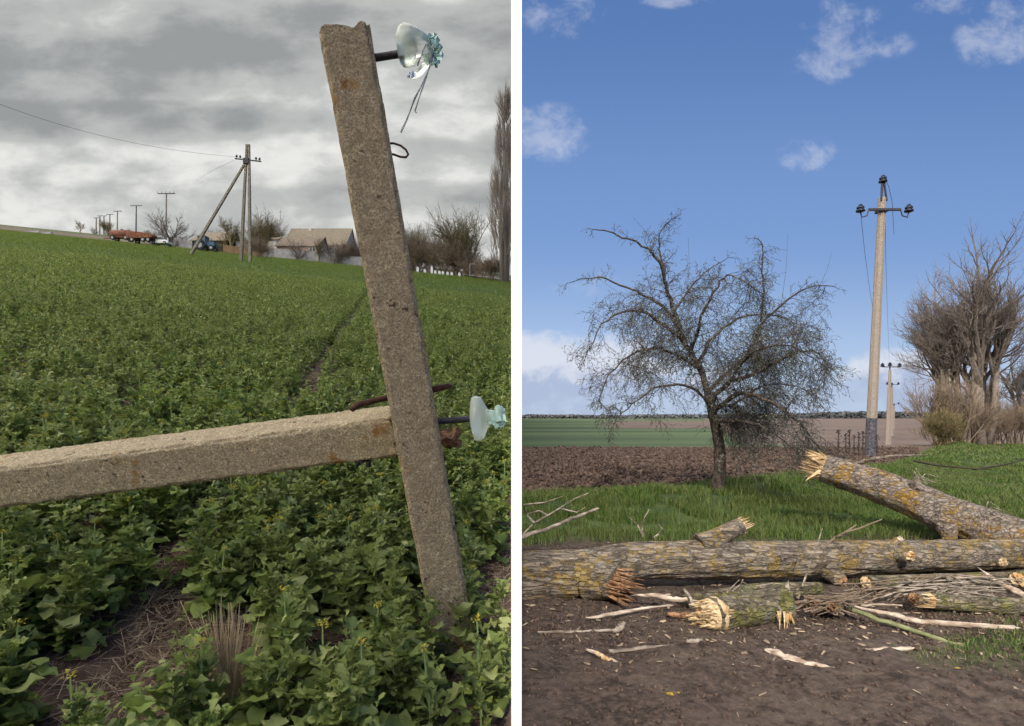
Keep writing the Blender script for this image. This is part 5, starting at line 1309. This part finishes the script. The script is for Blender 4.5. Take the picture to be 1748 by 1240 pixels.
# crumbs: wood chips and clods, too many to count
def crumbs():
    n = 6000; Y = rs.uniform(2.6, 7, n); X = KB*Y+.05+rs.rand(n)*(Y*.93); k = rs.rand(n) < np.exp(-((Y-4.25)/.6)**2)+.07; X, Y = X[k], Y[k]; n = len(X)
    z = hR(X, Y)+.006; c = np.stack([X, Y, z], -1); a = rs.rand(n)*6.28; L = .003+.030*rs.rand(n)**4; w = L*rs.uniform(.12, .5, n)
    d = np.stack([np.cos(a), np.sin(a), rs.randn(n)*.2], -1)*L[:,None]; s = np.stack([-np.sin(a), np.cos(a), rs.randn(n)*.3], -1)*w[:,None]; up = np.array([0,0,1])*(w*.7)[:,None]
    V = np.stack([c-d-s, c-d*.8+s, c+d+s*.4, c+d*.9-s*.5, c-d*.7-s*.6+up, c-d*.6+s*.7+up, c+d*.7+s*.3+up, c+d*.6-s*.4+up], 1).reshape(-1, 3)
    f = np.array([[3,2,1,0],[4,5,6,7],[0,1,5,4],[1,2,6,5],[2,3,7,6],[3,0,4,7]]); Q = (f[None]+(np.arange(n)*8)[:,None,None]).reshape(-1, 4)
    o = np_obj('wood_chips', V, Q, islandmat('chips', (.05,.032,.022), (.44,.34,.24), .9)); tag(o, 'scattered pale wood chips on the dark dirt round the logs', 'wood chips', kind='stuff')
    n = 26000; Y = np.where(rs.rand(n) < .45, 4.2+rs.randn(n)*.35, np.sqrt(rs.uniform(2.5**2, 7.2**2, n))); X = KB*Y+.03+rs.rand(n)*(Y*.95+.2); k = vnoise(X*1.7, Y*1.7, 91) > rs.rand(n)*.9; X, Y = X[k], Y[k]
    Y2 = np.sqrt(rs.uniform(11.5**2, 27**2, 26000)); X2 = KB*Y2+.1+rs.rand(26000)*(Y2*.7); kk = Y2 > verge(X2)+.3; X2, Y2 = X2[kk], Y2[kk]
    S = np.concatenate([(.002+.017*rs.rand(len(X))**4), rs.uniform(.015, .07, len(X2))]); X = np.concatenate([X, X2]); Y = np.concatenate([Y, Y2]); n = len(X)
    c = np.stack([X, Y, hR(X, Y)+S*.3], -1)
    o8 = np.array([[1,0,0],[0,1,0],[-1,0,0],[0,-1,0],[0,0,1],[0,0,-1]], float); V = c[:,None]+o8[None]*S[:,None,None]*rs.uniform(.5, 1.3, (n,6,1))+rs.randn(n,6,3)*.15*S[:,None,None]
    f = np.array([[0,1,4],[1,2,4],[2,3,4],[3,0,4],[1,0,5],[2,1,5],[3,2,5],[0,3,5]]); Q = (f[None]+(np.arange(n)*6)[:,None,None]).reshape(-1, 3)
    o = np_obj('soil_clods', V.reshape(-1, 3), Q, islandmat('clod', (.045,.03,.024), (.13,.09,.07), .95)); tag(o, 'crumbly dark clods of earth on the dirt and ploughed soil', 'clods', kind='stuff')
crumbs()
